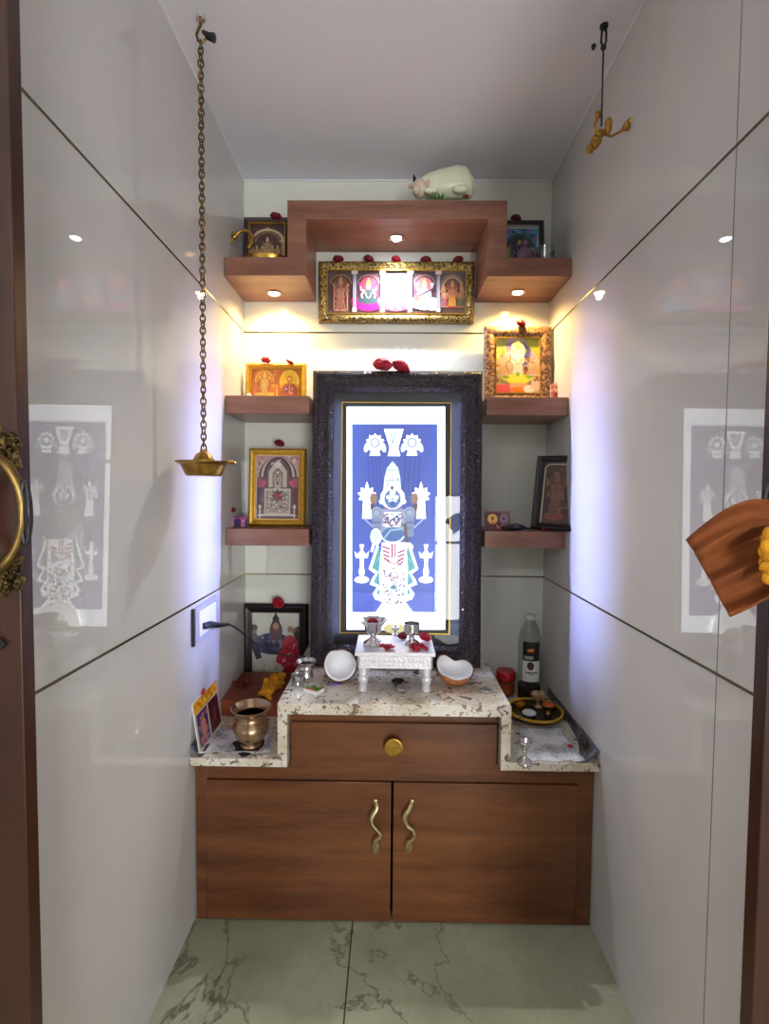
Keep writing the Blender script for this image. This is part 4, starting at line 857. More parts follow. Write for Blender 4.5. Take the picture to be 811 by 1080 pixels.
o=MB().lathe([(0,0),(.011,0),(.012,.003),(.006,.006),(.005,.014),(.011,.020),(.0125,.026),(.011,.026),(0,.02)],n=20).blob((0,0,.031),(.006,.005,.007)).build('silver_oil_lamp',M['silver']); p=top(417,670); o.location=(p.x,p.y,topz+.0004); tag(o,'tiny silver oil lamp between the two goblets','lamp')
def petals(label,p,z,n,rad,kind='petal',seed=1):
    rd=random.Random(seed); b=MB()
    for i in range(n):
        a=rd.uniform(0,2*PI); r=rd.uniform(0,rad); b.blob((r*math.cos(a),r*math.sin(a)*.7,.003+rd.random()*.008),(.0095,.007,.0024),rot=(rd.uniform(-.8,.8),rd.uniform(-.8,.8),rd.uniform(0,3)),n=9,k=4)
    o=b.build('loose_petals',M[kind]); o.location=(p[0],p[1],z); tag(o,label,'petals','loose flowers'); return o
pp=top(409,684.5); petals('heap of loose rose petals at the foot of the wide lipped goblet',pp,topz,17,.021,'petal',4)
pp=top(440,684.5); petals('broad spread of rose petals at the foot of the straight goblet',pp,topz,26,.030,'petal',5)
pp=top(424,673.5); rose('dark purple rose lying between the tiny oil lamp and straight goblet',(pp.x,pp.y,topz+.002),.016,'crimson',(.3,0,.4),'loose flowers')
pp=top(447,676); rose('full bright red rose on the stool corner by the straight goblet',(pp.x,pp.y,topz+.004),.0215,'petal',(.35,0,1.4),'loose flowers')
# coconut halves
def coconut(label,p,r,rot,rimf,zoff):
    e=empty('coconut_half',p,rot); tag(e,label,'coconut','broken coconut halves beside the stool')
    n=40;m=12
    def shellm(r_,name,mat,flip=False):
        vs=[];fs=[]
        for j in range(m+1):
            for i in range(n):
                a=2*PI*i/n; phi=(PI/2+rimf(a))*j/m
                vs.append((r_*math.sin(phi)*math.cos(a),r_*math.sin(phi)*math.sin(a),-r_*math.cos(phi)))
        for j in range(m):
            for i in range(n): fs.append((j*n+i,j*n+(i+1)%n,(j+1)*n+(i+1)%n,(j+1)*n+i))
        return vs,fs
    vo,fo=shellm(r,'',None); vi,fi=shellm(r*.94,'',None)
    MB().add(vo,fo).build('shell',M['coir'],e)
    v2,f2=shellm(r*.935,'',None); v3,f3=shellm(r*.82,'',None)
    L_=len(v2); fl=MB().add(v2+v3,f2+[[i+L_ for i in f] for f in f3]+[(m*n+i,m*n+(i+1)%n,L_+m*n+(i+1)%n,L_+m*n+i) for i in range(n)])
    fl.build('flesh',M['coco'],e); return e
p=hip(361,711.5)
coconut('coconut half with its white flesh turned to face the room',(p.x,1.415+.0,zhi+.052),.051,(math.radians(52),math.radians(8),0),lambda a:-.10+.16*math.cos(2*a+.5)+.07*math.cos(5*a)+.04*math.cos(7*a+1),0)
coconut('coconut half standing upright with a heart shaped broken rim',(at(480,696,1.41).x,1.405,zhi+.0575),.057,(math.radians(14),math.radians(4),0),lambda a:-.22+.34*math.exp(-((math.atan2(math.sin(a-2.5),math.cos(a-2.5)))**2)/.35)+.14*math.exp(-((math.atan2(math.sin(a-.5),math.cos(a-.5)))**2)/.2)-.12*math.exp(-((math.atan2(math.sin(a-1.4),math.cos(a-1.4)))**2)/.08)+.03*math.cos(6*a),0)
# tumblers
p=hip(323,717.5); o=MB().lathe([(0,0),(.0205,0),(.022,.003),(.0215,.012),(.0225,.014),(.0215,.016),(.022,.036),(.0235,.038),(.0225,.040),(.0235,.050),(.030,.057),(.0305,.059),(.028,.0585),(.021,.050),(.020,.006),(0,.005)],n=32).build('steel_tumbler',M['silver']); o.location=(p.x,p.y,zhi+.0005); tag(o,'flared steel tumbler at the edge of the raised counter','tumbler')
p=hip(314,723); o=MB().lathe([(0,0),(.016,0),(.0165,.002),(.010,.006),(.009,.010),(.016,.016),(.0185,.032),(.0172,.032),(.0145,.018),(0,.012)],n=28).build('small_steel_cup',M['silver']); o.location=(p.x,p.y,zhi+.0005); tag(o,'smallest footed silver cup beside the flared tumbler','cup')
# matchbox
p=hip(331,730); mbx=empty('matchbox',(p.x,p.y,zhi+.0005),(0,0,math.radians(-32))); tag(mbx,'green and white matchbox lying near the steel tumbler','matchbox')
MB().box(-.024,.024,-.017,.017,0,.011).build('sleeve',M['white'],mbx,bevel=.0006)
a=Art(lambda u,v:(-.024+u*.048,-.017+(1-v)*.034)); a.rect(0,0,1,1,(92,150,40)); a.rect(0,.78,1,1,(226,130,60)); a.speck(.05,.1,.6,.5,9,[(206,90,110),(240,230,200),(50,110,40)],.05,.12,3); a.poly([(.3,.1),(.6,.5),(.9,.3),(.8,.7),(.3,.6)],(60,130,36)); a.rect(.0,.0,.14,.3,(240,240,230))
pr=a.build('label_print',mbx,M['art'],(0,0,.0113)); pr.rotation_euler=(-PI/2,0,0)
p=hip(352,722); 
o=MB().box(-.022,.022,-.008,.008,0,.0012).build('paper_slip',pm('violet_paper',(150,120,190),.7)); o.location=(p.x,p.y,zhi+.0004); o.rotation_euler=(0,0,.3); tag(o,'small violet slip of paper on the raised counter','paper')
# tea light lid
p=hip(512.5,729.5); o=MB().lathe([(0,0),(.0155,0),(.0165,.002),(.016,.006),(.0145,.007),(0,.0065)],n=28).build('tea_light',M['silver']); o.location=(p.x,p.y,zhi+.0004); tag(o,'flat round silvery tea light near the upright coconut half','tea light')
# incense holder: dark cone and glass strip
p=hip(419,722); o=empty('incense_holder',(p.x,p.y,zhi+.0004),(0,0,.35)); tag(o,'dark incense holder with a burnt pad lying before the stool','incense holder')
MB().blob((.006,.012,.006),(.020,.016,.006),n=18).build('burnt_pad',M['soot'],o)
MB().tube([(0,.006,.006),(-.004,-.016,.006),(-.010,-.050,.006)],[.010,.010,.012],14,flat=.5).build('grip',pm('smoked_glass',(70,54,50),.2),o)
MB().lathe([(.010,0),(.0125,.001),(.0125,.003),(.010,.004)],n=20,X=TRS((-.010,-.052,.009),(.5,0,0))).build('ring',M['silver'],o)
# wooden box
bx1=at(298,738,1.50).x; bh_=at(240,738,1.50).z-zlow; boxw=empty('wooden_box',(0,0,0)); tag(boxw,'reddish wooden box in the corner of the low counter with petals on its lid','box')
bX0,bX1=XL+.004,xh0-.03
boxw.location=((bX0+bX1)/2,1.62,zlow+.0005); bw2=(bX1-bX0)/2
MB().box(-bw2,bw2,-.115,.115,0,bh_-.01).build('body',M['boxred'],boxw,bevel=.001)
MB().box(-bw2-.001,bw2+.001,-.118,.118,bh_-.0095,bh_).build('lid',M['boxred'],boxw,bevel=.001)
p=onz(259,722,zlow+bh_); petals('scattered dried red petals on the lid of the wooden box',(p.x,p.y),zlow+bh_+.0008,15,.042,'crimson',9)
# yellow cloth garland on box side
def crumple(name,label,cat,path,mat,seed,n=26,r=.014,solid=True):
    rd=random.Random(seed); b=MB()
    for i in range(n):
        t=i/(n-1)*(len(path)-1); j=min(int(t),len(path)-2); p=Vector(path[j]).lerp(Vector(path[j+1]),t-j)
        b.blob(p+Vector((rd.uniform(-1,1),rd.uniform(-1,1),rd.uniform(-.5,.7)))*r*.7,(r*rd.uniform(.6,1.1),r*rd.uniform(.4,.9),r*rd.uniform(.3,.7)),rot=(rd.uniform(-1,1),rd.uniform(-1,1),rd.uniform(0,3)),n=9,k=5)
    o=b.build(name,mat); tag(o,label,cat); return o
pA=onz(281,735,zlow+bh_); zt_b=zlow+bh_+.012
crumple('marigold_garland','orange yellow marigold garland heaped along the wooden box','garland',[(at(279,738,1.50).x,1.515,zt_b),(at(282,728,1.55).x,1.55,zt_b),(at(291,716,1.60).x,1.60,zt_b),(at(296,708,1.68).x,1.67,zt_b),(at(284,722,1.58).x,1.58,zt_b+.01)],M['yellow'],5,70,.019)
# brass lota pot
p=lowp(265,787); k__=p.y/F; lota=empty('brass_water_pot',(p.x,p.y,zlow+.0025)); tag(lota,'round bellied coppery brass water pot with a flared rim','pot')
s_=.107/ .107
prof=[(0,0),(.026,0),(.029,.004),(.026,.009),(.033,.018),(.044,.034),(.050,.052),(.0495,.062),(.043,.071),(.0405,.074),(.0435,.077),(.0405,.080),(.040,.090),(.044,.098),(.054,.108),(.0555,.111),(.053,.1115),(.042,.100),(.038,.090),(.037,.078),(.0,.074)]
MB().lathe(prof,n=48).build('pot_body',M['copper'],lota,angle=50)
MB().lathe([(0,.0905),(.0365,.0905)],n=32).build('dark_liquid',M['darkoil'],lota)
# papers
def sheet(name,label,pts,z,mat,cat='paper',curl=.004,seed=1):
    n=14; rd=random.Random(seed); A_,B_,C_,D_=[Vector((p.x,p.y)) for p in pts]; vs=[];fs=[]
    for i in range(n+1):
        for j in range(n+1):
            u,v=i/n,j/n; q=A_.lerp(B_,u).lerp(D_.lerp(C_,u),v); jag=(.004*math.sin(u*17+seed) if j==n else 0)+(.003*math.sin(v*13+seed) if i==n else 0)
            vs.append((q.x+jag,q.y+jag,.0006+curl*.12*(1+math.sin(u*7+seed)*math.cos(v*6))+(curl*((max(0,u-.8)/.2)**2)*.5)+(curl*((max(0,v-.85)/.15)**2)*.5)))
    for i in range(n):
        for j in range(n): a=i*(n+1)+j; fs.append((a,a+1,a+n+2,a+n+1))
    c0=sum((Vector(v) for v in vs),Vector())/len(vs); c0.z=0
    o=MB().add([Vector(v)-c0 for v in vs],fs).build(name,mat,solid=.0003); o.location=(c0.x,c0.y,z); tag(o,label,cat); return o
sheet('newspaper_sheet','torn newspaper sheet spread under the brass water pot',[lowp(212,768),lowp(288,770),lowp(284,796),lowp(203,795)],zlow,M['newsprint'],'newspaper',.006,3)
pz=lowp(262,789); o=MB().lathe([(0,0),(.046,0),(.044,.0006),(0,.0006)],n=30,wob=lambda a,z:1+.16*math.sin(3*a)+.08*math.sin(7*a)).build('soot_patch',M['soot']); o.location=(pz.x,pz.y+.01,zlow+.0016); tag(o,'black burnt paper scrap directly beneath the brass water pot','scrap')
sheet('newspaper_sheet','white newspaper sheet on the low counter under the silver bell',[lowp(548,768),lowp(590,767),lowp(617,804),lowp(546,803)],zlow,M['newsprint'],'newspaper',.003,8)
p=lowp(601,789); rose('single magenta petal bud on the newspaper sheet',(p.x,p.y,zlow+.003),.0075,'petal',(0,0,0),'loose flowers')
# plastic sheets along the walls
def skirt(label,pts,zz,back=False):
    n=16; vs=[];fs=[]
    bot,tp=pts
    for i in range(n+1):
        u=i/n; ub=u if not back else 1-(1-u)**5
        for j in range(7):
            v=j/6; b0=Vector(bot[0]).lerp(Vector(bot[1]),ub); b0.y=bot[0][1]+(bot[1][1]-bot[0][1])*u; t0=Vector(tp[0]).lerp(Vector(tp[1]),u); q=b0.lerp(t0,v); q.z-=.010*math.sin(PI*v)*(1+.4*math.sin(u*9)); q.z=max(q.z,zz+.0012); vs.append(q)
    for i in range(n):
        for j in range(6): a=i*7+j; fs.append((a,a+1,a+8,a+7))
    o=MB().add(vs,fs).build('plastic_sheet',M['film'],solid=.0006); tag(o,label,'plastic sheet','plastic wall guards on the low counter'); return o
M['tray']=pm('tarnished_plate',(96,84,72),.25,.8,noise=.4,nscale=20)
M['film']=pm('smoky_film',(84,80,94),.14,.0,noise=.9,nscale=16,coat=.6)
skirt('smoky plastic sheet curled up against the wall beside the brass plate',[[(XR-.062,YCF+.004,zlow+.001),(XR-.004,1.70,zlow+.001)],[(XR-.003,YCF+.006,zlow+.034),(XR-.003,1.70,zlow+.036)]],zlow,True)
skirt('short plastic sheet curled against the wall behind the leaning printed card',[[(XL+.034,YCF+.004,zlow+.001),(XL+.03,1.36,zlow+.001)],[(XL+.003,YCF+.006,zlow+.03),(XL+.003,1.36,zlow+.03)]],zlow)
# leaning printed card on the wall side
c0=lowp(209,797.5); c1=lowp(234.5,763); 
c0=Vector((c0.x,c0.y+.012,zlow+.003)); c1=Vector((c1.x,c1.y,zlow+.003)); d=(c1-c0); Lc=d.length
hc=.128; card_=empty('printed_card'); tag(card_,'tall printed card with yellow heading leaning by the brass water pot','card')
xax=d.normalized(); t0=at(201.5,743,c0.y*.995); upv=(Vector((t0.x,c0.y,t0.z))-c0); hc=upv.length*.97; zax=upv.normalized(); yax=zax.cross(xax).normalized(); zax=xax.cross(yax).normalized()
card_.matrix_world=Matrix(((xax.x,yax.x,zax.x,c0.x),(xax.y,yax.y,zax.y,c0.y),(xax.z,yax.z,zax.z,c0.z),(0,0,0,1)))
MB().box(0,Lc,0,.003,0,hc).build('board',M['white'],card_,smooth=False)
a=Art(lambda u,v:(u*Lc,(1-v)*hc)); a.rect(0,0,1,1,(214,196,170)); a.rect(0,0,1,.24,(230,160,30)); a.speck(.06,.05,.94,.19,22,[(190,100,20),(246,206,90)],.02,.04,2); a.rect(.05,.27,.46,.95,(70,50,110)); a.rect(.52,.27,.95,.95,(84,22,40)); a.speck(.1,.35,.42,.92,26,[(206,120,100),(190,90,130),(150,130,170)],.03,.06,3); a.ell(.26,.62,.09,.2,(206,130,110)); a.speck(.56,.35,.9,.9,18,[(110,40,56),(64,14,34)],.03,.06,4); a.ell(.72,.6,.07,.18,(120,50,60)); a.rect(.0,.97,1,1,(240,226,206))
a.build('print',card_,M['art'],(0,-.0004,0))
pr=card_.matrix_world@Vector((Lc*.45,.012,hc)); q=at(210,729.5,pr.y); rose('bright red flower on top of the tall printed card',(q.x-.001,pr.y,q.z-.006),.019,'petal',(.5,0,.3))
# switch plate, plug, cable
ya=onx(202.5,660,XL).y; yb_=onx(227,655,XL).y; zA=onx(202.5,643,XL+.004).z; zB=onx(202.5,683,XL+.004).z
sp=empty('switch_plate',(XL+.0005,(ya+yb_)/2,(zA+zB)/2)); tag(sp,'grey wall switch plate with a white socket panel and black edge','switch plate')
hy=(yb_-ya)/2; hz=(zA-zB)/2
MB().box(0,.006,-hy,hy,-hz,hz).build('plate',M['plate'],sp,bevel=.0012)
MB().box(0,.0085,-hy-.007,-hy+.0015,-hz+.0,hz).build('black_edge',M['blackplastic'],sp,bevel=.001)
MB().box(.006,.009,-hy+.030,hy-.018,-hz*.70,hz*.70).build('socket_panel',M['switch'],sp,bevel=.001)
plug=empty('power_cable'); pq=at(217,660,onx(216,660,XL+.012).y); tag(plug,'black plug and cable running from the wall switch to the big frame','cable')
y0=onx(217,660,XL+.018).y; s0=Vector((XL+.0105,y0,at(217,660.5,y0).z)); s1=Vector(at(239,658.5,1.50)); s1.x=max(s1.x,XL+.03)
MB().tube([s0,s0+Vector((.012,.02,0)),s0.lerp(s1,.6),s1],[.009,.0095,.008,.0045],12).build('plug',M['blackplastic'],plug)
cpts=[s1,at(250,663,1.56),at(262,673,1.60),at(276,682,1.62),at(292,689,1.62),at(306,692,1.61),at(322,692.5,1.60)]
sm=[];P_=[Vector(v) for v in cpts]
for j in range(len(P_)-1):
    p0=P_[max(j-1,0)];p1=P_[j];p2=P_[j+1];p3=P_[min(j+2,len(P_)-1)]
    for t in [k/5 for k in range(5)]: sm.append(.5*((2*p1)+(-p0+p2)*t+(2*p0-5*p1+4*p2-p3)*t*t+(-p0+3*p1-3*p2+p3)*t**3))
sm.append(P_[-1]); MB().tube(sm,.0027,8).build('cord',M['cable'],plug)
# ---- low counter, other side
bp=lowp(557.5,737); bottle=empty('plastic_bottle',(bp.x,bp.y,zlow+.0005)); tag(bottle,'clear plastic bottle with a black and white label and dark residue','bottle')
bz=at(557,648,bp.y).z-zlow; R_=at(571.5,690,bp.y).x-at(547.5,690,bp.y).x; R_/=2
MB().lathe([(0,.004),(R_*.8,0),(R_,.006),(R_*.99,.05),(R_,.055),(R_*.99,bz*.66),(R_*.97,bz*.72),(R_*.8,bz*.82),(R_*.5,bz*.9),(R_*.40,bz*.93),(R_*.40,bz*.955)],n=40).build('bottle_body',M['bottle'],bottle)
MB().lathe([(0,.006),(R_*.93,.006),(R_*.95,.052),(0,.055)],n=32).build('residue',M['darkoil'],bottle)
MB().lathe([(0,bz*.945),(R_*.46,bz*.945),(R_*.48,bz*.95),(R_*.48,bz*.965),(R_*.45,bz*.967),(R_*.46,bz*.998),(0,bz)],n=30).build('cap',pm('cap_white',(206,210,206),.35),bottle)
def wraplabel(z0,z1,name,draw,parent,r,a0=-2.35,a1=-.75):
    b=Art(lambda u,v:(u,v)); draw(b); n=len(b.v); me_v=[]
    return b
# curved label: build as grid rings with paint attribute
def curved(name,parent,r,z0,z1,a0,a1,cellfn,nu=36,nv=48):
    vs=[];fs=[];cols=[]
    for j in range(nv+1):
        for i in range(nu+1):
            a=a0+(a1-a0)*i/nu; vs.append((r*math.cos(a),r*math.sin(a),z1+(z0-z1)*j/nv))
    for j in range(nv):
        for i in range(nu):
            a=j*(nu+1)+i; fs.append((a,a+1,a+nu+2,a+nu+1)); cols.append(cellfn((i+.5)/nu,(j+.5)/nv))
    me=bpy.data.meshes.new(name); me.from_pydata(vs,[],fs); at_=me.color_attributes.new('paint','FLOAT_COLOR','CORNER'); arr=[]
    for c_ in cols: arr+=list(lin(c_))*4
    at_.data.foreach_set('color',arr); me.materials.append(M['art']); me.polygons.foreach_set('use_smooth',[True]*len(fs)); o=bpy.data.objects.new(name,me); C.objects.link(o); o.parent=parent; return o
def lab(u,v):
    if v<.47:
        if .36<v<.44: return (190,186,180) if (int(u*36)%3 and .1<u<.6) else (26,20,26)
        if ((u-.45)/.2)**2+((v-.2)/.055)**2<1 and v>.17+.05*abs(u-.5): return (214,120,50)
        return (20,14,22)
    if ((u-.45)/.19)**2+((v-.6)/.105)**2<1: return (96,24,30) if ((u-.45)/.12)**2+((v-.6)/.06)**2<1 and int(u*36+v*48)%2 else (54,16,20)
    if .745<v<.785 and .16<u<.84: return (70,66,66) if int(u*36)%5!=0 else (214,216,212)
    if .815<v<.835 and .35<u<.65: return (110,106,106)
    if .87<v<.885 and .3<u<.7: return (150,148,146)
    return (220,222,218)
curved('label',bottle,R_*1.012,bz*.25,bz*.71,-2.38,-.86,lab)
bottle.rotation_euler=(0,0,-.06)
# red lidded jar
jp=lowp(532,731); jr=(at(541.5,715,jp.y).x-at(521.5,715,jp.y).x)/2; jar=empty('plastic_jar',(jp.x+.004,jp.y,zlow+.0005)); tag(jar,'small squat jar with a red lid beside the clear bottle','jar')
jz=at(531,707,jp.y).z-zlow
MB().lathe([(0,.002),(jr*.85,0),(jr*.92,.006),(jr*.92,jz*.62),(jr*.86,jz*.68)],n=32).build('jar_body',M['bottle'],jar)
MB().lathe([(0,.004),(jr*.86,.004),(jr*.87,jz*.5),(0,jz*.5)],n=30).build('contents',M['orangefill'],jar)
MB().lathe([(0,jz*.66),(jr,jz*.66),(jr*1.02,jz*.7),(jr*1.0,jz*.97),(jr*.95,jz),(0,jz)],n=36).build('lid',M['redlid'],jar)
# brass plate
p=lowp(568,756); s568=(lowp(598,756).x-lowp(538,756).x)/2; plt=empty('brass_plate',(p.x-.012,p.y,zlow+.004)); tag(plt,'round brass worship plate with a beaded rim on the low counter','plate')
r=min(s568,.085)
MB().lathe([(0,.003),(r*.80,.003),(r*.88,.008),(r*.97,.018),(r,.020),(r,.0175),(r*.9,.005),(r*.82,0),(0,0)],n=56).build('dish',M['tray'],plt)
b=MB()
for i in range(60): a_=2*PI*i/60; b.blob((r*.985*math.cos(a_),r*.985*math.sin(a_),.0185),(.0055,.0042,.0055),n=8,k=5)
b.build('beaded_rim',M['gold'],plt)
pz=zlow+.0075
def onpl(px,py): return onz(px,py,pz)
p=onpl(558,757); o=empty('round_container',(p.x,p.y,pz)); tag(o,'small round container with a white top on the brass plate','container','things on the brass plate')
MB().lathe([(0,0),(.019,0),(.0215,.003),(.0215,.014),(0,.014)],n=28).build('tin',M['blackplastic'],o); MB().lathe([(0,.0142),(.0205,.0142),(.021,.018),(.018,.0205),(0,.021)],n=28).build('lid',M['white'],o)
p=onpl(578,752); o=empty('brass_cup',(p.x,p.y,pz)); tag(o,'footed brass cup heaped with orange powder on the brass plate','cup','things on the brass plate')
MB().lathe([(0,0),(.014,0),(.012,.004),(.008,.010),(.013,.016),(.021,.022),(.0225,.028),(.021,.028),(0,.022)],n=28).build('cup_body',M['oldbrass'],o); MB().lathe([(.0205,.0265),(.014,.031),(0,.033)],n=24).build('powder',M['orangefill'],o)
p=onpl(567.5,746); o=MB().lathe([(0,0),(.012,0),(.014,.003),(.006,.010),(.006,.020),(.012,.026),(.020,.036),(.023,.048),(.021,.048),(.012,.032),(0,.028)],n=30,wob=lambda a,z:1+(.12*math.cos(8*a) if z>.03 else 0)).build('glass_lamp',pm('amber_glass',(190,160,110),.08,.2,noise=.5,nscale=60,coat=.6)); o.location=(p.x,p.y,pz); tag(o,'fluted flower shaped glass lamp at the back of the brass plate','lamp','things on the brass plate')
p=onpl(548,745); o=MB().lathe([(0,0),(.013,0),(.015,.004),(.018,.010),(.0165,.010),(0,.005)],n=26,wob=lambda a,z:1+.05*math.cos(12*a)).build('gold_cup',M['gold']); o.location=(p.x,p.y,pz); tag(o,'shallow ribbed gold cup near the counter step on the brass plate','cup','things on the brass plate')
# silver bell/lamp
p=lowp(553,805.5); o=MB().lathe([(0,0),(.0195,0),(.021,.003),(.020,.007),(.012,.013),(.0065,.019),(.0055,.026),(.007,.032),(.0055,.038),(.009,.043),(.0155,.050),(.0175,.058),(.0165,.060),(.011,.050),(0,.047)],n=32,wob=lambda a,z:1+(.1*math.cos(a) if z>.045 else 0)).build('silver_lamp_stand',M['silver']); o.location=(p.x,p.y+.0,zlow+.0012); tag(o,'little silver lamp stand at the front edge of the low counter','lamp')

# ================================================================== HANGING LAMPS
hx=onz(214,24,ZC); YH=1.18
lampX=at(215,490,YH).x
hl=empty('hanging_oil_lamp',(lampX,YH,0)); tag(hl,'shallow brass oil lamp hanging low on a long chain','lamp')
zd0=at(215,502,YH).z; zd1=at(215,487,YH).z; zap=at(215,474,YH).z; s=YH/F
R0=28.5*s
MB().lathe([(0,0),(R0*.60,0),(R0*.66,.004),(R0*.80,(zd1-zd0)*.75),(R0*.99,(zd1-zd0)*.95),(R0,(zd1-zd0)*1.02),(R0*.96,(zd1-zd0)*1.02),(R0*.74,(zd1-zd0)*.7),(R0*.5,.010),(0,.008)],n=44,X=TRS((0,0,zd0))).build('dish',M['brass'],hl)
MB().blob((R0*1.05,-.01,zd1-.002),(.014,.010,.005)).build('spout',M['brass'],hl)
MB().lathe([(R0*.44,.012),(R0*.42,(zd1-zd0)*1.0),(R0*.28,(zd1-zd0)*1.5),(R0*.13,zap-zd0-.006),(R0*.13,zap-zd0),(0,zap-zd0+.002)],n=28,X=TRS((0,0,zd0))).build('cone',M['brass'],hl)
ztopc=at(212,44,YH).z; zc0=zap-.004; nl=68; pitch=(ztopc-zc0)/nl
cb=MB()
for i in range(nl):
    z=zc0+pitch*(i+.5); a_=PI/2*(i%2)+.25*math.sin(i*1.7)
    lx=-.0012*i/nl*0
    pts=[(.0062*math.cos(t),0,(.0105 if i%1==0 else .01)*math.sin(t)) for t in [2*PI*j/12 for j in range(12)]]
    cb.tube(pts,.0019,6,closed=True,X=TRS((lx,0,z),(0,0,a_)))
cb.build('chain',M['oldbrass'],hl)
hk=empty('ceiling_hook',(lampX,YH,ZC)); tag(hk,'curled metal hook in the ceiling holding the long chain','hook','ceiling hooks')
zz=ztopc-ZC
MB().tube([(.0,0,0),(.0,0,-.02),(-.004,0,zz*.45),(-.010,0,zz*.72),(-.006,0,zz*.96),(.004,0,zz*1.02),(.012,0,zz*.92),(.014,0,zz*.75)],.0032,8).build('wire',M['oldbrass'],hk)
MB().lathe([(0,0),(.012,0),(.010,-.006),(0,-.007)],n=20).build('rose_cap',M['chrome'],hk)
MB().tube([(.006,-.002,zz*.62),(.020,-.004,zz*.85),(.034,-.004,zz*.92)],[.004,.008,.010],8).build('clip',M['cable'],hk)
# right hook with brass ornament
q=onz(637,27,ZC); YR=q.y; hk2=empty('ceiling_hook',(q.x,YR,ZC)); tag(hk2,'black ring hook and thin rod in the ceiling above the brass ornament','hook','ceiling hooks')
zq=at(637,50,YR).z-ZC
MB().lathe([(0,0),(.010,0),(.009,-.005),(0,-.006)],n=18).build('rose_cap',M['cable'],hk2)
MB().tube([(-.003,0,0),(-.005,0,zq*.4),(-.006,0,zq*.75),(0,0,zq),(.006,0,zq*.75),(.006,0,zq*.35),(.004,0,zq*.12)],.0026,8).build('ring',M['cable'],hk2)
zr=at(636.5,133,YR).z-ZC; MB().tube([(0,0,zq*.95),(0,0,zr)],.0022,8).blob((0,0,zq),(.007,.006,.007)).build('rod',M['cable'],hk2)
orn=empty('brass_hanging_ornament',(q.x,YR,ZC+zr)); tag(orn,'branched brass ornament hanging from a thin black rod','ornament')
def OL(px,py,Y=None): p=at(px,py,Y or YR); return (p.x-q.x,p.y-YR,p.z-(ZC+zr))
MB().blob(OL(632,142,YR-.0),(.011,.010,.013),rot=(0,.6,0),n=12).blob(OL(629,148,YR),(.014,.010,.011),rot=(0,.7,0),n=12).blob(OL(636.5,140,YR),(.007,.007,.007)).build('body',M['brass'],orn)
MB().tube([OL(636,141),OL(644,144),OL(652,140),OL(658,136)],[.003,.003,.003,.004],8).build('long_arm',M['brass'],orn)
MB().lathe([(.004,0),(.008,.004),(.010,.010),(.007,.015),(.011,.022),(.008,.028),(.0,.026)],n=18,X=TRS(OL(658,136.5),(0,.75,0))).build('arm_cup',M['brass'],orn)
MB().tube([OL(634,142),OL(628,138),OL(627,131),OL(630,124)],[.003,.003,.003,.0035],8).lathe([(.003,0),(.007,.004),(.005,.010),(.008,.014),(0,.018)],n=14,X=TRS(OL(630,125),(0,.15,0))).build('curled_arm',M['brass'],orn)
MB().lathe([(.003,-.004),(.007,.002),(.009,.010),(.006,.014),(.009,.020),(.008,.028),(.004,.034),(0,.036)],n=18,X=TRS(OL(641,140),(0,.05,0))).build('upright_finial',M['brass'],orn)
MB().lathe([(.005,0),(.011,.006),(.012,.014),(.007,.019),(.011,.026),(.006,.033),(.003,.036)],n=18,X=TRS(OL(630,149),(0,PI+.75,0))).build('lower_cup',M['brass'],orn)
q=onz(626,48,ZC); o=MB().lathe([(0,0),(.006,0),(.0045,-.008),(0,-.009)],n=14).build('screw_plug',M['cable']); o.location=(q.x,q.y,ZC); tag(o,'small black plug in the ceiling beside the ring hook','plug')

# ================================================================== DOOR LEAVES
YD=.55
def leaf(x0,x1,n,label):
    o=MB().box(x0,x1,YD,YD+.02,.004,2.28).build('door_%d'%n,M['doorwood'],bevel=.0015); struct(o,label); return o
xl_=at(40,760,YD).x; xl_=(at(33.5,540,YD+.02).x); xr_=(at(801.5,540,YD+.02).x)
d1=leaf(xl_-.72,xl_,1,'brown wooden sliding door leaf with an ornate brass handle'); d2=leaf(xr_,xr_+.72,2,'brown wooden sliding door leaf behind the orange cloth')
def handle(cx,sgn,door,ztop,zbot):
    h=ztop-zbot; e=empty('door_handle',(cx,YD-.002,(ztop+zbot)/2)); e.parent=door
    rx=.030; rz=h*.36
    MB().tube([(rx*math.cos(t),-.018-.010*math.sin(t)**2,rz*math.sin(t)) for t in [2*PI*i/40 for i in range(40)]],.0038,10,closed=True,flat=1.4).build('ring_pull',M['oldbrass'],door).location=e.location
    b=MB()
    for s2 in (-1,1):
        for k in range(7):
            t=k/6; zz=s2*(rz*(.86+.40*t)); wd_=.026*(1-t*.55)
            for s3 in (-1,1): b.blob((s3*wd_*.6,-.010+.004*t,zz),(.0070*(1.15-t*.5),.007,.0036),rot=(0,s3*s2*.7,0),n=10,k=5)
        b.blob((0,-.012,s2*rz*1.16),(.010,.009,.016),n=12); b.blob((0,-.010,s2*rz*1.36),(.005,.005,.010),n=10)
        b.blob((.016,-.010,s2*rz*1.22),(.008,.006,.006),rot=(0,s2*.7,0),n=10)
    for s2 in (-1,1): b.box(-.012,.012,-.004,.001,s2*rz*1.1-.02,s2*rz*1.1+.02)
    b.build('scrolled_mount',M['mount'],door,bevel=0).location=e.location
    g=MB()
    for s3 in (-1,1): g.tube([(s3*(rx+.003+.0045*math.cos(t*1.0)),-.020,rz*.55*math.sin(t)) for t in [2*PI*i/24 for i in range(24)]],.0026,8,closed=True).blob((s3*(rx+.004),-.018,0),(.006,.004,rz*.5),n=10,k=8)
    g.build('filigree_panel',M['cable'],door).location=e.location
    bpy.data.objects.remove(e)
hz1=at(15,458,YD).z; hz0=at(15,621,YD).z
hcx=at(-3,540,YD-.02).x
handle(hcx,1,d1,hz1,hz0)
handle(xr_+(xl_-hcx),-1,d2,hz1,hz0)
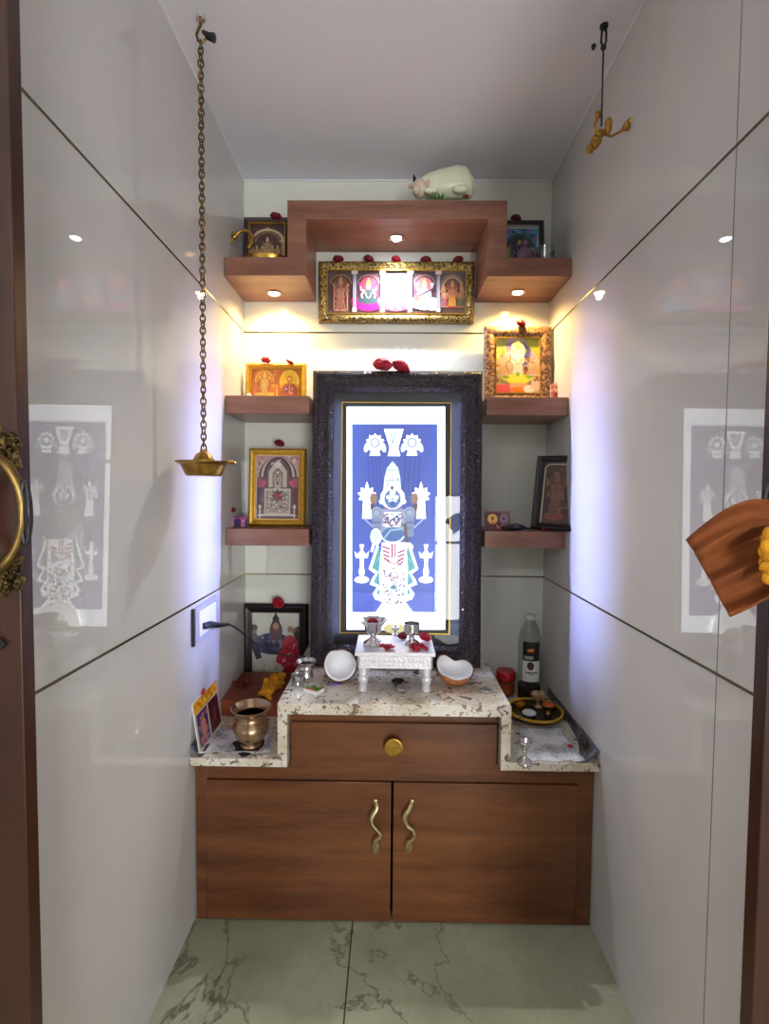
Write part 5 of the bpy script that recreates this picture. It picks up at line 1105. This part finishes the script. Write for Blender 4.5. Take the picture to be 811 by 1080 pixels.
zk=at(3,678,YD).z; MB().box(-.0055,.0055,-.004,.001,-.0055,.0055,X=TRS((at(1.5,678,YD).x,YD,zk),(0,PI/4,0))).build('keyhole_plate',M['cable'],d1)
# orange cloth tied to the right handle
YCl=.49
def cl(px,py,dy=0): return at(px,py,YCl+dy)
n=40; m=22; vs=[];fs=[]
hem0,hem1=(723,564),(770,651); tie0,tie1=(842,540),(846,600)
for i in range(n+1):
    u=i/n
    hxp=hem0[0]+(hem1[0]-hem0[0])*u; hyp=hem0[1]+(hem1[1]-hem0[1])*u
    txp=tie0[0]+(tie1[0]-tie0[0])*u; typ=tie0[1]+(tie1[1]-tie0[1])*u
    for j in range(m+1):
        v=j/m; x=txp+(hxp-txp)*v; y=typ+(hyp-typ)*v
        y-= 26*math.sin(PI*min(1,v*1.0))*(1-u)**1.5*(1-v*.25) ; y+=6*math.sin(PI*v)*u**3
        y+= (5*(1-u)**6)*(v**4)
        fold=.010*(.35+.65*(1-v*.45))*math.sin(u*5.2*PI+1.2*v+.4*math.sin(3*v))+.006*math.sin(u*11*PI+3*v)*(1-v*.6)
        p=cl(x,y,fold); vs.append(p)
for i in range(n):
    for j in range(m): a_=i*(m+1)+j; fs.append((a_,a_+1,a_+m+2,a_+m+1))
o=MB().add(vs,fs).build('orange_cloth',M['orange'],solid=.0015); tag(o,'pleated orange brown cloth tied over the door leaf handle','cloth')
rd=random.Random(4); b=MB()
for i in range(26):
    t=i/25; p=cl(812+rd.uniform(-1,14),562+46*t,-.024-rd.uniform(0,.008)); b.blob(p,(.010*rd.uniform(.7,1.2),.006,.009*rd.uniform(.7,1.3)),rot=(rd.uniform(-.6,.6),rd.uniform(-.8,.8),0),n=10,k=6)
o=b.build('yellow_flower_bunch',M['yellow']); tag(o,'golden yellow marigold bunch tucked over the orange cloth','flower')

sc=bpy.context.scene
sc.view_settings.view_transform='Standard'; sc.view_settings.look='None'; sc.view_settings.gamma=1; sc.view_settings.use_curve_mapping=False; sc.view_settings.exposure=0
sc.cycles.max_bounces=12; sc.cycles.transparent_max_bounces=12; sc.cycles.sample_clamp_indirect=6
